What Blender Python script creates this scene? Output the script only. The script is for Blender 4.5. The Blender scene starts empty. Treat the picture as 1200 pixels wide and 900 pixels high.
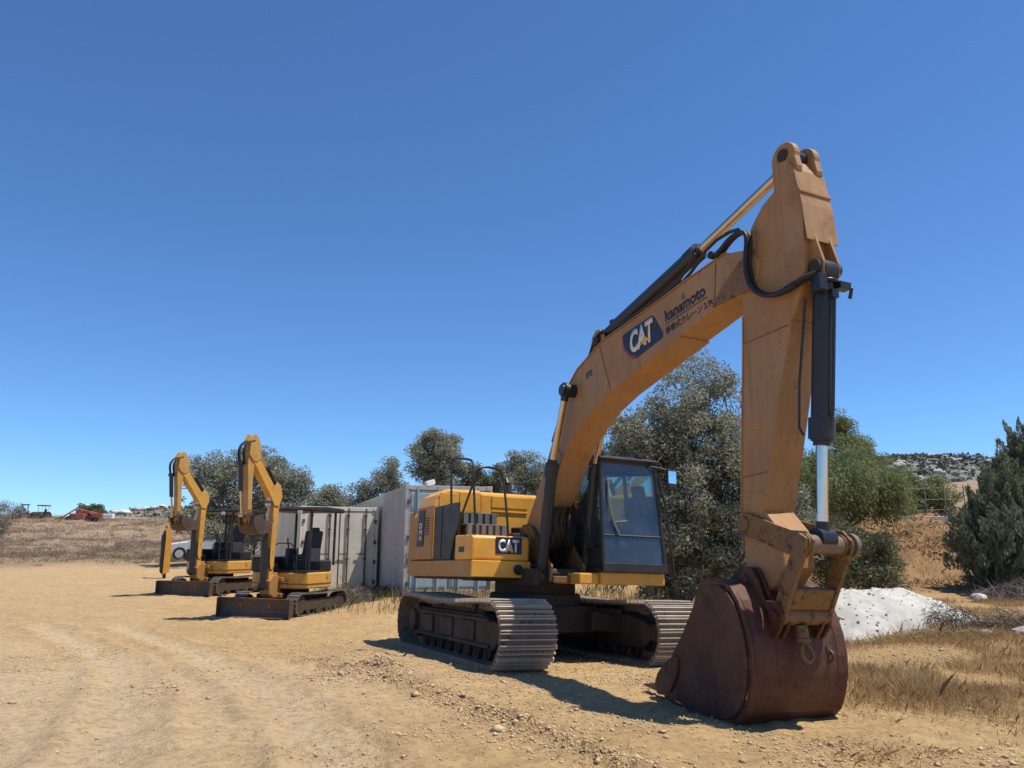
import bpy, math, random
import numpy as np
from mathutils import Vector, Matrix, Euler
random.seed(7); RNG = np.random.default_rng(7)
scene = bpy.context.scene
COL = scene.collection
R_ = math.radians

# ------------------------------------------------------------------ mesh helpers
class MB:
    """collects shapes that become ONE mesh object"""
    def __init__(s): s.v = []; s.f = []; s.marks = []
    def add(s, vs, fs):
        o = len(s.v); s.marks.append((o, len(s.f))); s.v += [tuple(p) for p in vs]; s.f += [tuple(i + o for i in f) for f in fs]; return s
    def box(s, c, d, rot=None):
        x, y, z = d[0]/2, d[1]/2, d[2]/2
        vs = [Vector((sx*x, sy*y, sz*z)) for sz in (-1, 1) for sy in (-1, 1) for sx in (-1, 1)]
        if rot is not None:
            m = Euler(rot).to_matrix(); vs = [m @ v for v in vs]
        vs = [v + Vector(c) for v in vs]
        return s.add(vs, [(0,2,3,1),(4,5,7,6),(0,1,5,4),(2,6,7,3),(0,4,6,2),(1,3,7,5)])
    def b6(s, x0, x1, y0, y1, z0, z1):
        return s.box(((x0+x1)/2, (y0+y1)/2, (z0+z1)/2), (x1-x0, y1-y0, z1-z0))
    def prism(s, prof, y0, y1, axis='y'):
        """profile of (a,b) points extruded along one axis; y: (x,z) profile, z: (x,y), x: (y,z)"""
        n = len(prof)
        A = 0
        for i in range(n):
            a, b = prof[i], prof[(i+1) % n]; A += a[0]*b[1]-b[0]*a[1]
        if A < 0: prof = prof[::-1]
        def P(p, t):
            return (p[0], t, p[1]) if axis == 'y' else ((p[0], p[1], t) if axis == 'z' else (t, p[0], p[1]))
        vs = [P(p, y0) for p in prof] + [P(p, y1) for p in prof]
        side = [(i, (i+1) % n, n+(i+1) % n, n+i) for i in range(n)]
        if axis == 'y':
            fs = [tuple(range(n)), tuple(range(2*n-1, n-1, -1))] + [f[::-1] for f in side]
        else:
            fs = [tuple(range(n-1, -1, -1)), tuple(range(n, 2*n))] + side
        return s.add(vs, fs)
    def cyl(s, p0, p1, r, n=16, r1=None, cap=True):
        p0, p1 = Vector(p0), Vector(p1); r1 = r if r1 is None else r1
        d = (p1-p0).normalized(); q = d.to_track_quat('Z', 'Y')
        vs = []
        for p, rr in ((p0, r), (p1, r1)):
            for i in range(n):
                a = 2*math.pi*i/n; vs.append(p + q @ Vector((rr*math.cos(a), rr*math.sin(a), 0)))
        fs = [(i, (i+1) % n, n+(i+1) % n, n+i) for i in range(n)]
        if cap: fs += [tuple(range(n-1, -1, -1)), tuple(range(n, 2*n))]
        return s.add(vs, fs)
    def tube(s, pts, r, n=8, smooth=0, taper=1.0):
        pts = [Vector(p) for p in pts]
        for _ in range(smooth):
            q = [pts[0]]
            for a, b in zip(pts, pts[1:]): q += [a*.75+b*.25, a*.25+b*.75]
            pts = q + [pts[-1]]
        vs = []; m = len(pts); ref = None
        for i, p in enumerate(pts):
            d = (pts[min(i+1, m-1)] - pts[max(i-1, 0)]).normalized()
            if ref is None:
                ref = Vector((0, 0, 1)) if abs(d.z) < .9 else Vector((1, 0, 0))
            u = d.cross(ref); u = u.normalized() if u.length > 1e-5 else Vector((1, 0, 0))
            w = u.cross(d).normalized(); ref = w
            rr = r*(1 + (taper-1)*i/(m-1))
            for k in range(n):
                a = 2*math.pi*k/n; vs.append(p + (u*math.cos(a) + w*math.sin(a))*rr)
        fs = [(i*n+k, i*n+(k+1) % n, (i+1)*n+(k+1) % n, (i+1)*n+k) for i in range(m-1) for k in range(n)]
        fs += [tuple(range(n-1, -1, -1)), tuple(range((m-1)*n, m*n))]
        return s.add(vs, fs)
    def strip(s, prof, y0, y1, t):
        """a sheet of thickness t following an open profile in XZ, from y0 to y1"""
        n = len(prof); inn = []
        for i, p in enumerate(prof):
            a = Vector(prof[max(i-1, 0)]); b = Vector(prof[min(i+1, n-1)]); d = (b-a).normalized()
            inn.append((p[0]-d.y*t, p[1]+d.x*t))
        vs = [(p[0], y, p[1]) for y in (y0, y1) for p in list(prof)+inn]
        fs = []
        for i in range(n-1):
            fs += [(i, i+1, 2*n+i+1, 2*n+i), (n+i+1, n+i, 3*n+i, 3*n+i+1), (i+1, i, n+i, n+i+1), (2*n+i, 2*n+i+1, 3*n+i+1, 3*n+i)]
        fs += [(0, 2*n, 3*n, n), (n-1, 2*n-1, 4*n-1, 3*n-1)]
        return s.add(vs, fs)
    def sphere(s, c, r, n=12, sc=(1, 1, 1)):
        vs = []; fs = []
        m = n//2
        for i in range(1, m):
            th = math.pi*i/m
            for k in range(n):
                a = 2*math.pi*k/n
                vs.append((c[0]+r*sc[0]*math.sin(th)*math.cos(a), c[1]+r*sc[1]*math.sin(th)*math.sin(a), c[2]+r*sc[2]*math.cos(th)))
        t = len(vs); vs += [(c[0], c[1], c[2]+r*sc[2]), (c[0], c[1], c[2]-r*sc[2])]
        for i in range(m-2):
            for k in range(n): fs.append((i*n+k, (i+1)*n+k, (i+1)*n+(k+1) % n, i*n+(k+1) % n))
        for k in range(n):
            fs.append((t, k, (k+1) % n)); fs.append((t+1, (m-2)*n+(k+1) % n, (m-2)*n+k))
        return s.add(vs, fs)
    def ring(s, c, R, r, n=24, k=8, axis='y'):
        pts = []
        vs = []; fs = []
        for i in range(n):
            a = 2*math.pi*i/n
            for j in range(k):
                b = 2*math.pi*j/k; q = R+r*math.cos(b); u, v, w = q*math.cos(a), q*math.sin(a), r*math.sin(b)
                p = {'y': (u, w, v), 'x': (w, u, v), 'z': (u, v, w)}[axis]
                vs.append((c[0]+p[0], c[1]+p[1], c[2]+p[2]))
        for i in range(n):
            for j in range(k):
                fs.append((i*k+j, ((i+1) % n)*k+j, ((i+1) % n)*k+(j+1) % k, i*k+(j+1) % k))
        return s.add(vs, fs)
    def build_each(s, name, m, parent=None, **k):
        """every added shape becomes an object of its own"""
        out = []; mk = s.marks+[(len(s.v), len(s.f))]
        for (a, fa), (b, fb) in zip(mk, mk[1:]):
            q = MB(); q.v = s.v[a:b]; q.f = [tuple(i-a for i in f) for f in s.f[fa:fb]]; out.append(q.build(name, m, parent, **k))
        return out
    def build(s, name, m, parent=None, bevel=0, smooth=False, ang=38):
        me = bpy.data.meshes.new(name); me.from_pydata(s.v, [], s.f); me.validate()
        me.materials.append(m)
        import bmesh
        bm = bmesh.new(); bm.from_mesh(me); bmesh.ops.recalc_face_normals(bm, faces=bm.faces); bm.to_mesh(me); bm.free()
        if smooth:
            me.shade_smooth(); me.set_sharp_from_angle(angle=R_(ang))
        o = bpy.data.objects.new(name, me); COL.objects.link(o); o.parent = parent
        if bevel:
            b = o.modifiers.new('b', 'BEVEL'); b.width = bevel; b.segments = 2; b.limit_method = 'ANGLE'; b.angle_limit = R_(35)
        return o

def npmesh(name, verts, faces_n, m, parent=None, smooth=False):
    """verts (N,3) array, faces as (F,k) index array"""
    me = bpy.data.meshes.new(name); F, k = faces_n.shape
    me.vertices.add(len(verts)); me.vertices.foreach_set('co', np.ascontiguousarray(verts, dtype=np.float32).ravel())
    me.loops.add(F*k); me.loops.foreach_set('vertex_index', np.ascontiguousarray(faces_n, dtype=np.int32).ravel())
    me.polygons.add(F); me.polygons.foreach_set('loop_start', np.arange(0, F*k, k, dtype=np.int32))
    me.update(calc_edges=True); me.validate()
    me.materials.append(m)
    if smooth: me.shade_smooth()
    o = bpy.data.objects.new(name, me); COL.objects.link(o); o.parent = parent
    return o

def tag(o, label=None, cat=None, group=None, kind=None):
    if label: o['label'] = label
    if cat: o['category'] = cat
    if group: o['group'] = group
    if kind: o['kind'] = kind
    return o
def empty(name, loc, rot=(0, 0, 0)):
    o = bpy.data.objects.new(name, None); COL.objects.link(o); o.location = loc; o.rotation_euler = rot
    o.empty_display_size = .3
    return o
def copy_tree(o, parent=None):
    c = o.copy(); COL.objects.link(c); c.parent = parent
    for ch in list(o.children): copy_tree(ch, c)
    return c

# ------------------------------------------------------------------ materials
def lin(r, g, b):
    f = lambda c: (c/255/12.92) if c/255 <= .04045 else ((c/255+.055)/1.055)**2.4
    return (f(r), f(g), f(b))
def newmat(name):
    m = bpy.data.materials.new(name); m.use_nodes = True; nt = m.node_tree; nt.nodes.clear()
    out = nt.nodes.new('ShaderNodeOutputMaterial'); bs = nt.nodes.new('ShaderNodeBsdfPrincipled')
    nt.links.new(bs.outputs[0], out.inputs[0])
    return m, nt, bs, out
def N(nt, t, **k):
    n = nt.nodes.new(t)
    for a, b in k.items():
        if a in n.inputs: n.inputs[a].default_value = b
        else: setattr(n, a, b)
    return n
def noise(nt, scale, detail=5, rough=.6, vec=None, dist=0):
    n = nt.nodes.new('ShaderNodeTexNoise'); n.inputs['Scale'].default_value = scale
    n.inputs['Detail'].default_value = detail; n.inputs['Roughness'].default_value = rough; n.inputs['Distortion'].default_value = dist
    if vec is not None: nt.links.new(vec, n.inputs['Vector'])
    return n.outputs['Fac']
def ramp(nt, fac, stops):
    n = nt.nodes.new('ShaderNodeValToRGB'); e = n.color_ramp.elements
    while len(e) < len(stops): e.new(.5)
    for x, (p, c) in zip(e, stops):
        x.position = p; x.color = (c[0], c[1], c[2], 1) if hasattr(c, '__len__') else (c, c, c, 1)
    nt.links.new(fac, n.inputs[0]); return n.outputs[0]
def mix(nt, fac, a, b, mode='MIX'):
    n = nt.nodes.new('ShaderNodeMix'); n.data_type = 'RGBA'; n.blend_type = mode
    for s, v in ((0, fac), (6, a), (7, b)):
        if hasattr(v, 'is_output') or isinstance(v, bpy.types.NodeSocket): nt.links.new(v, n.inputs[s])
        elif isinstance(v, (int, float)) and s == 0: n.inputs[0].default_value = v
        else: n.inputs[s].default_value = (v[0], v[1], v[2], 1)
    return n.outputs[2]
def mathn(nt, op, a, b=None, clamp=False):
    n = nt.nodes.new('ShaderNodeMath'); n.operation = op; n.use_clamp = clamp
    for s, v in ((0, a), (1, b)):
        if v is None: continue
        if isinstance(v, bpy.types.NodeSocket): nt.links.new(v, n.inputs[s])
        else: n.inputs[s].default_value = v
    return n.outputs[0]
def bump(nt, bs, h, strength=.3, dist=.01):
    n = nt.nodes.new('ShaderNodeBump'); n.inputs['Strength'].default_value = strength; n.inputs['Distance'].default_value = dist
    nt.links.new(h, n.inputs['Height']); nt.links.new(n.outputs[0], bs.inputs['Normal'])
def objco(nt, which='Object'):
    return nt.nodes.new('ShaderNodeTexCoord').outputs[which]

def metal_paint(name, base, rough=.5, metallic=0, dust=None, dust_amt=.35, spots=None, spot_amt=.62, scale=3., spotscale=5., bumps=.08, spec=.4, streak=0):
    m, nt, bs, out = newmat(name); co = objco(nt)
    c = base
    n1 = noise(nt, scale, 6, .65, co)
    var = ramp(nt, n1, [(.3, tuple(x*.8 for x in base)), (.7, tuple(min(1, x*1.12) for x in base))])
    c = var
    if dust:
        n2 = noise(nt, scale*.7, 8, .7, co, .3)
        f = ramp(nt, n2, [(.42, 0), (.75, dust_amt)])
        c = mix(nt, f, c, dust)
        n2b = noise(nt, scale*9, 4, .7, co)
        f = ramp(nt, n2b, [(.55, 0), (.8, dust_amt*.8)])
        c = mix(nt, f, c, dust)
    if spots:
        n3 = noise(nt, spotscale, 7, .72, co, .4)
        f = ramp(nt, n3, [(spot_amt, 0), (spot_amt+.06, .85)])
        c = mix(nt, f, c, spots)
        n4 = noise(nt, spotscale*6, 3, .6, co)
        f = ramp(nt, n4, [(spot_amt+.07, 0), (spot_amt+.1, .8)])
        c = mix(nt, f, c, spots)
    if streak:
        n7 = noise(nt, scale*2.1, 9, .8, co, 1.2)
        c = mix(nt, ramp(nt, n7, [(.54, 0), (.66, .5)]), c, tuple(x*.5 for x in base))
        ms = nt.nodes.new('ShaderNodeMapping'); ms.inputs['Scale'].default_value = (1.5, 1.5, 26); ms.inputs['Rotation'].default_value = (0, .5, 0); nt.links.new(co, ms.inputs[0])
        n8 = noise(nt, 2.4, 3, .6, ms.outputs[0])
        c = mix(nt, ramp(nt, n8, [(.70, 0), (.73, .5)]), c, tuple(min(1, x*1.5) for x in base))
        mp = nt.nodes.new('ShaderNodeMapping'); mp.inputs['Scale'].default_value = (9, 9, .6); nt.links.new(co, mp.inputs[0])
        n5 = noise(nt, 1.6, 6, .7, mp.outputs[0])
        f = ramp(nt, n5, [(.5, 0), (.72, streak)])
        c = mix(nt, f, c, tuple(x*.45 for x in base))
    nt.links.new(c, bs.inputs['Base Color'])
    rr = ramp(nt, n1, [(.3, max(0, rough-.08)), (.7, min(1, rough+.15))])
    nt.links.new(rr, bs.inputs['Roughness'])
    bs.inputs['Metallic'].default_value = metallic; bs.inputs['Specular IOR Level'].default_value = spec
    bump(nt, bs, noise(nt, 45, 4, .6, co), bumps, .004)
    return m

DUST = (.42, .32, .21)
M = {}
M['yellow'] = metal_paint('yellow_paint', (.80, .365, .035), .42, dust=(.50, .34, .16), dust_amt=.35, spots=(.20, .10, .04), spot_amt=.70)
M['yellow_shaded'] = metal_paint('yellow_paint_shaded', (.40, .185, .04), .5, dust=(.42, .30, .17), dust_amt=.45, spots=(.14, .07, .03), spot_amt=.66)  # dustier copy of the yellow, with the shade of the unlit sides painted in
M['faded'] = metal_paint('faded_boom_paint', (.37, .185, .060), .55, dust=(.34, .25, .17), dust_amt=.6, spots=(.085, .04, .026), spot_amt=.625, scale=1.6, spotscale=4.2, streak=.5)
M['faded2'] = metal_paint('worn_link_paint', (.21, .108, .034), .6, dust=(.20, .13, .08), dust_amt=.6, spots=(.045, .022, .015), spot_amt=.545, scale=5, spotscale=11)
M['rust'] = metal_paint('rusty_bucket_steel', (.085, .024, .010), .6, dust=(.17, .09, .05), dust_amt=.55, spots=(.04, .018, .012), spot_amt=.54, scale=2.2, spotscale=2.6, bumps=.3, streak=.45)
M['rust_edge'] = metal_paint('worn_bucket_tip', (.09, .055, .045), .55, dust=DUST, dust_amt=.3, spots=(.05, .02, .015), bumps=.3)
M['black'] = metal_paint('black_paint', (.018, .018, .02), .42, dust=(.10, .085, .065), dust_amt=.35)
M['cylblack'] = metal_paint('cylinder_black_paint', (.020, .022, .028), .35, dust=(.07, .065, .06), dust_amt=.3)
M['hose'] = metal_paint('rubber_hose', (.014, .014, .016), .55, dust=(.08, .065, .05), dust_amt=.3)
M['shoe'] = metal_paint('dusty_track_steel', (.17, .125, .085), .62, dust=(.34, .26, .18), dust_amt=.5, spots=(.07, .045, .03), spot_amt=.56, scale=5, spotscale=6, bumps=.3)
M['frame'] = metal_paint('dusty_track_frame', (.05, .034, .024), .85, dust=(.17, .12, .075), dust_amt=.5, spots=(.03, .022, .018), spot_amt=.6, scale=3, bumps=.5)
M['darkframe'] = metal_paint('greasy_underbody', (.04, .03, .025), .75, dust=(.13, .09, .06), dust_amt=.4, bumps=.4)
M['chrome'] = metal_paint('chromed_rod', (.62, .62, .62), .18, metallic=1, bumps=0)
M['oldchrome'] = metal_paint('tarnished_rod', (.62, .50, .36), .32, metallic=1, bumps=0, dust=(.5, .36, .2), dust_amt=.4)
M['grey'] = metal_paint('grey_tread_plate', (.15, .15, .155), .6, dust=(.26, .23, .19), dust_amt=.5)
M['decal_navy'] = metal_paint('navy_decal', (.012, .018, .045), .4, dust=(.09, .07, .06), dust_amt=.25)
M['decal_red'] = metal_paint('red_decal', (.28, .035, .03), .5)
M['white'] = metal_paint('white_decal', (.72, .70, .66), .5, dust=(.45, .38, .3), dust_amt=.3)
M['decal_yel'] = metal_paint('yellow_decal', (.70, .38, .05), .5)
M['lamp'] = metal_paint('lamp_lens', (.6, .6, .58), .15)
M['seat'] = metal_paint('black_seat_vinyl', (.04, .04, .043), .6, dust=(.06, .05, .05), dust_amt=.3)

def glass_mat(name, tint, refl=.06, gl=(.75, .85, .9), dirt=.25):
    m, nt, bs, out = newmat(name); nt.nodes.remove(bs)
    tr = N(nt, 'ShaderNodeBsdfTransparent'); tr.inputs[0].default_value = (*tint, 1)
    g = N(nt, 'ShaderNodeBsdfGlossy'); g.inputs['Roughness'].default_value = .04; g.inputs[0].default_value = (*gl, 1)
    fr = N(nt, 'ShaderNodeFresnel'); fr.inputs['IOR'].default_value = 1.38
    f = mathn(nt, 'ADD', fr.outputs[0], refl, True)
    mx = N(nt, 'ShaderNodeMixShader'); nt.links.new(f, mx.inputs[0]); nt.links.new(tr.outputs[0], mx.inputs[1]); nt.links.new(g.outputs[0], mx.inputs[2])
    d = N(nt, 'ShaderNodeBsdfDiffuse'); d.inputs[0].default_value = (.34, .33, .28, 1)
    f2 = ramp(nt, noise(nt, 3.5, 7, .7, objco(nt), .5), [(.35, .04), (.75, dirt)])
    mx2 = N(nt, 'ShaderNodeMixShader'); nt.links.new(f2, mx2.inputs[0]); nt.links.new(mx.outputs[0], mx2.inputs[1]); nt.links.new(d.outputs[0], mx2.inputs[2])
    nt.links.new(mx2.outputs[0], out.inputs[0]); return m
M['glass'] = glass_mat('tinted_cab_glass', (.46, .62, .64), .06, dirt=.16)
M['carglass'] = glass_mat('car_glass', (.12, .14, .15), .1)

def leaf_mat(name, cols, rough=.6, trans=.25):
    m, nt, bs, out = newmat(name)
    g = nt.nodes.new('ShaderNodeNewGeometry')
    c = ramp(nt, g.outputs['Random Per Island'], [(i/(len(cols)-1), c) for i, c in enumerate(cols)])
    n = noise(nt, .9, 3, .5, objco(nt))
    c = mix(nt, ramp(nt, n, [(.35, .0), (.65, .3)]), c, tuple(x*.6 for x in cols[0]))
    nt.links.new(c, bs.inputs['Base Color']); bs.inputs['Roughness'].default_value = rough
    bs.inputs['Specular IOR Level'].default_value = .35
    t = N(nt, 'ShaderNodeBsdfTranslucent'); nt.links.new(c, t.inputs[0])
    mx = N(nt, 'ShaderNodeMixShader'); mx.inputs[0].default_value = trans
    nt.links.new(bs.outputs[0], mx.inputs[1]); nt.links.new(t.outputs[0], mx.inputs[2]); nt.links.new(mx.outputs[0], out.inputs[0])
    return m
M['olive'] = leaf_mat('olive_leaves', [(.14, .15, .09), (.23, .24, .16), (.33, .335, .235), (.46, .45, .34)], .5, .4)
M['greytree'] = leaf_mat('grey_green_leaves', [(.20, .215, .155), (.31, .315, .23), (.42, .415, .31)], .5, .4)
M['pepper'] = leaf_mat('pepper_tree_leaves', [(.14, .165, .06), (.22, .245, .09), (.33, .34, .15)], trans=.4)
M['pine'] = leaf_mat('blue_green_needles', [(.13, .155, .09), (.20, .23, .14), (.30, .335, .215)], trans=.3)
M['shrub'] = leaf_mat('shrub_leaves', [(.09,.10,.05),(.15,.16,.08),(.23,.23,.12)])
M['bark'] = metal_paint('grey_bark', (.13, .10, .075), .9, dust=(.2, .16, .12), bumps=.8, scale=6)
M['drygrass'] = leaf_mat('dry_grass_blades', [(.34, .20, .08), (.48, .33, .15), (.60, .45, .24), (.38, .25, .11)], .8, .4)
M['brush'] = leaf_mat('grey_brown_brush', [(.17, .12, .08), (.27, .20, .13), (.36, .29, .20), (.20, .15, .10)], .85, .2)
M['bankgrass'] = leaf_mat('bank_grass_blades', [(.22,.12,.055), (.32,.20,.10), (.42,.30,.17)], .85, .2)
M['hedge'] = leaf_mat('hedge_leaves', [(.16,.19,.07), (.24,.27,.11), (.32,.35,.15)], .6, .3)
M['scrub'] = leaf_mat('dark_scrub', [(.09,.10,.085), (.14,.15,.12), (.19,.195,.16)], .9, .0)
M['scrub2'] = leaf_mat('grey_scrub', [(.10,.11,.08), (.16,.165,.12), (.22,.21,.16)], .9, .0)
M['twigleaf'] = leaf_mat('grey_bare_twigs', [(.16,.14,.12), (.26,.23,.20)], .9, .0)
M['white_rock'] = metal_paint('white_rock', (.66,.63,.58), .9, bumps=.5)
M['weed'] = leaf_mat('green_weed', [(.12, .12, .05), (.22, .20, .10), (.34, .28, .14)], .8, .3)
M['twig'] = leaf_mat('grey_twigs', [(.13, .105, .085), (.22, .18, .15), (.30, .25, .21)], .85, .1)

# ------------------------------------------------------------------ terrain
def vnoise(x, y, seed=0):
    xi = np.floor(x); yi = np.floor(y); fx = x-xi; fy = y-yi
    fx = fx*fx*(3-2*fx); fy = fy*fy*(3-2*fy)
    def hsh(a, b):
        s = np.sin(a*127.1 + b*311.7 + seed*74.7)*43758.5453; return s-np.floor(s)
    return (hsh(xi, yi)*(1-fx)+hsh(xi+1, yi)*fx)*(1-fy) + (hsh(xi, yi+1)*(1-fx)+hsh(xi+1, yi+1)*fx)*fy - .5
def fbm(x, y, o=4, seed=0):
    r = 0; a = 1
    for i in range(o): r = r + a*vnoise(x*2**i+i*17.3, y*2**i-i*9.1, seed+i); a *= .5
    return r
PLANE = lambda x, y: -.0207*(x-.347) - .0437*(y-12.635)
CP = [(x, y, PLANE(x, y)-.0) for x in (-2.2, .3, 2.8) for y in (8.6, 10.6, 12.6, 14.6)]
CP += [(0,0,.40),(-3,3,.38),(3,3,.33),(0,5.5,.30),(-5,6,.28),(6,5,.22),(-6,10,.17),(-10,12,.18),(4.6,7.4,.06),(2.4,7.4,.07),(5.1,11.5,.02),(5.2,14,.04),
  (-5.8,17.3,.07),(-4.9,20.5,.13),(-8.9,21.5,.26),(-7.9,24.5,.28),(-2.8,20.8,.36),(-4.5,25,.28),(-.5,21.5,.36),(-13.9,31,.55),(-14,34,.72),(-20,20,.30),(-30,38,.72),(-15,45,1.05),
  (-39,60,1.8),(-98,150,6.6),(-74,150,6.3),(-60,110,4.7),(-67,110,5.1),(-20,80,2.6),(0,60,2),(0,100,3),(0,150,6),(30,150,9),(-14,40,.9),(-30,30,.4),(-40,40,.7),
  (7,10,.10),(9,14,.25),(10,18,.35),(12.5,20.5,.45),(14,22,.6),(7,18,.2),(20,18,.7),(12,25.5,1.5),(15,26,1.7),(15.4,30.2,2.6),(17,30.2,2.65),(9.5,26,1.0),(9,31,1.9),(20,31,2.8),(20,24.5,1.5),(26,28,2.6),
  (30,60,4.2),(40,60,6),(18,40,3.0),(3,20,.1),(5,28,.7),(0,30,.5),(16,14,.4),(12,8,.2),(60,100,9),(-20,10,.25),(-60,60,1.9),(-100,80,3.5)]
CPa = np.array(CP)
def _tps(r2): return np.where(r2 > 0, .5*r2*np.log(np.maximum(r2, 1e-12)), 0)
_n = len(CPa); _K = _tps(((CPa[:, None, :2]-CPa[None, :, :2])**2).sum(-1)) + np.eye(_n)*.3
_P = np.c_[np.ones(_n), CPa[:, :2]]
_A = np.block([[_K, _P], [_P.T, np.zeros((3, 3))]]); _w = np.linalg.solve(_A, np.r_[CPa[:, 2], 0, 0, 0])
def sst(a, b, x): t = np.clip((x-a)/(b-a), 0, 1); return t*t*(3-2*t)
def seg_dist(x, y, pts):
    d = np.full(np.shape(x), 1e9)
    for (x0, y0), (x1, y1) in zip(pts, pts[1:]):
        vx, vy = x1-x0, y1-y0; t = np.clip(((x-x0)*vx+(y-y0)*vy)/(vx*vx+vy*vy), 0, 1)
        d = np.minimum(d, np.hypot(x-x0-t*vx, y-y0-t*vy))
    return d
RUTS = [[(-7.5,15.5),(-5.2,12.8),(-3.6,10.2),(-2.3,7.9),(-1.2,5.6),(-.6,4)], [(-9,15.3),(-6.6,12.6),(-4.9,10.2),(-3.8,8.0),(-2.8,5.8),(-2.3,4)],
        [(-22,21),(-13,15),(-8.5,10),(-6.2,6.5),(-5,3)], [(-25,20),(-15,14),(-10.2,9.4),(-7.8,6),(-6.5,3)]]
BERM = [(-2.9,11.2),(-1.9,9.9),(-1.1,8.6),(-.3,7.3),(.35,6.2),(.9,5)]
def zbase(x, y):
    x = np.asarray(x, float); y = np.asarray(y, float)
    r2 = (x[..., None]-CPa[:, 0])**2 + (y[..., None]-CPa[:, 1])**2
    z = (_tps(r2)*_w[:_n]).sum(-1) + _w[_n] + _w[_n+1]*x + _w[_n+2]*y
    d = np.hypot(x, y)
    back = sst(-5, -25, y)
    t = np.maximum(sst(150, 240, d), back)
    return z*(1-t) + t*np.where(y < 0, 0.3, 7.)
def zdetail(x, y):
    d = np.hypot(x, y)
    mach = np.exp(-(((x-.3)/2.4)**2+((y-12.6)/3)**2)**2)
    z = .05*fbm(x*.6, y*.6, 3, 1)*(1-mach*.9)
    z = z + .035*fbm(x*2.3, y*2.3, 4, 5)*(1-mach*.8)*np.clip(1.2-d/60, .3, 1)
    z = z + (.010+.035*np.clip(fbm(x*.7, y*.7, 2, 12)+.15, 0, 1))*fbm(x*7, y*7, 4, 9)
    z = z + .012*fbm((x*.55+y*.84)*5, (y*.55-x*.84)*1.1, 3, 15)
    for i, r in enumerate(RUTS):
        dd = seg_dist(x, y, r); z = z - .038*np.exp(-(dd/.24)**2)*(1+.5*fbm(x*3, y*3, 2, 17)) + .03*np.exp(-((dd-.40)/.11)**2)*(1+1.2*fbm(x*4, y*4, 2, 18))
    dd = seg_dist(x, y, BERM)
    z = z + (.07+.11*fbm(x*5, y*5, 3, 21))*np.exp(-(dd/.16)**2)
    dx, dy = x+1.55, y-9.3   # small dirt pile
    z = z + .12*np.exp(-((dx/.55)**2+(dy/.4)**2))*(1+.8*fbm(x*4, y*4, 3, 3))
    # rough on the bank and in the field
    bank = sst(21, 25, y)*sst(6, 10, x)*sst(40, 32, y)
    z = z + bank*(.35*fbm(x*.9, y*.9, 4, 31)+.12*fbm(x*3, y*3, 3, 33))
    fld = sst(38, 50, d)*sst(10, -8, x)
    z = z + fld*(.5*fbm(x*.12, y*.12, 4, 41)+.25*fbm(x*.5, y*.5, 3, 43))
    return z
def zg(x, y):
    z = zbase(x, y)+zdetail(np.asarray(x, float), np.asarray(y, float)); return z
def zg1(x, y): return float(zg(np.array([float(x)]), np.array([float(y)]))[0])

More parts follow.
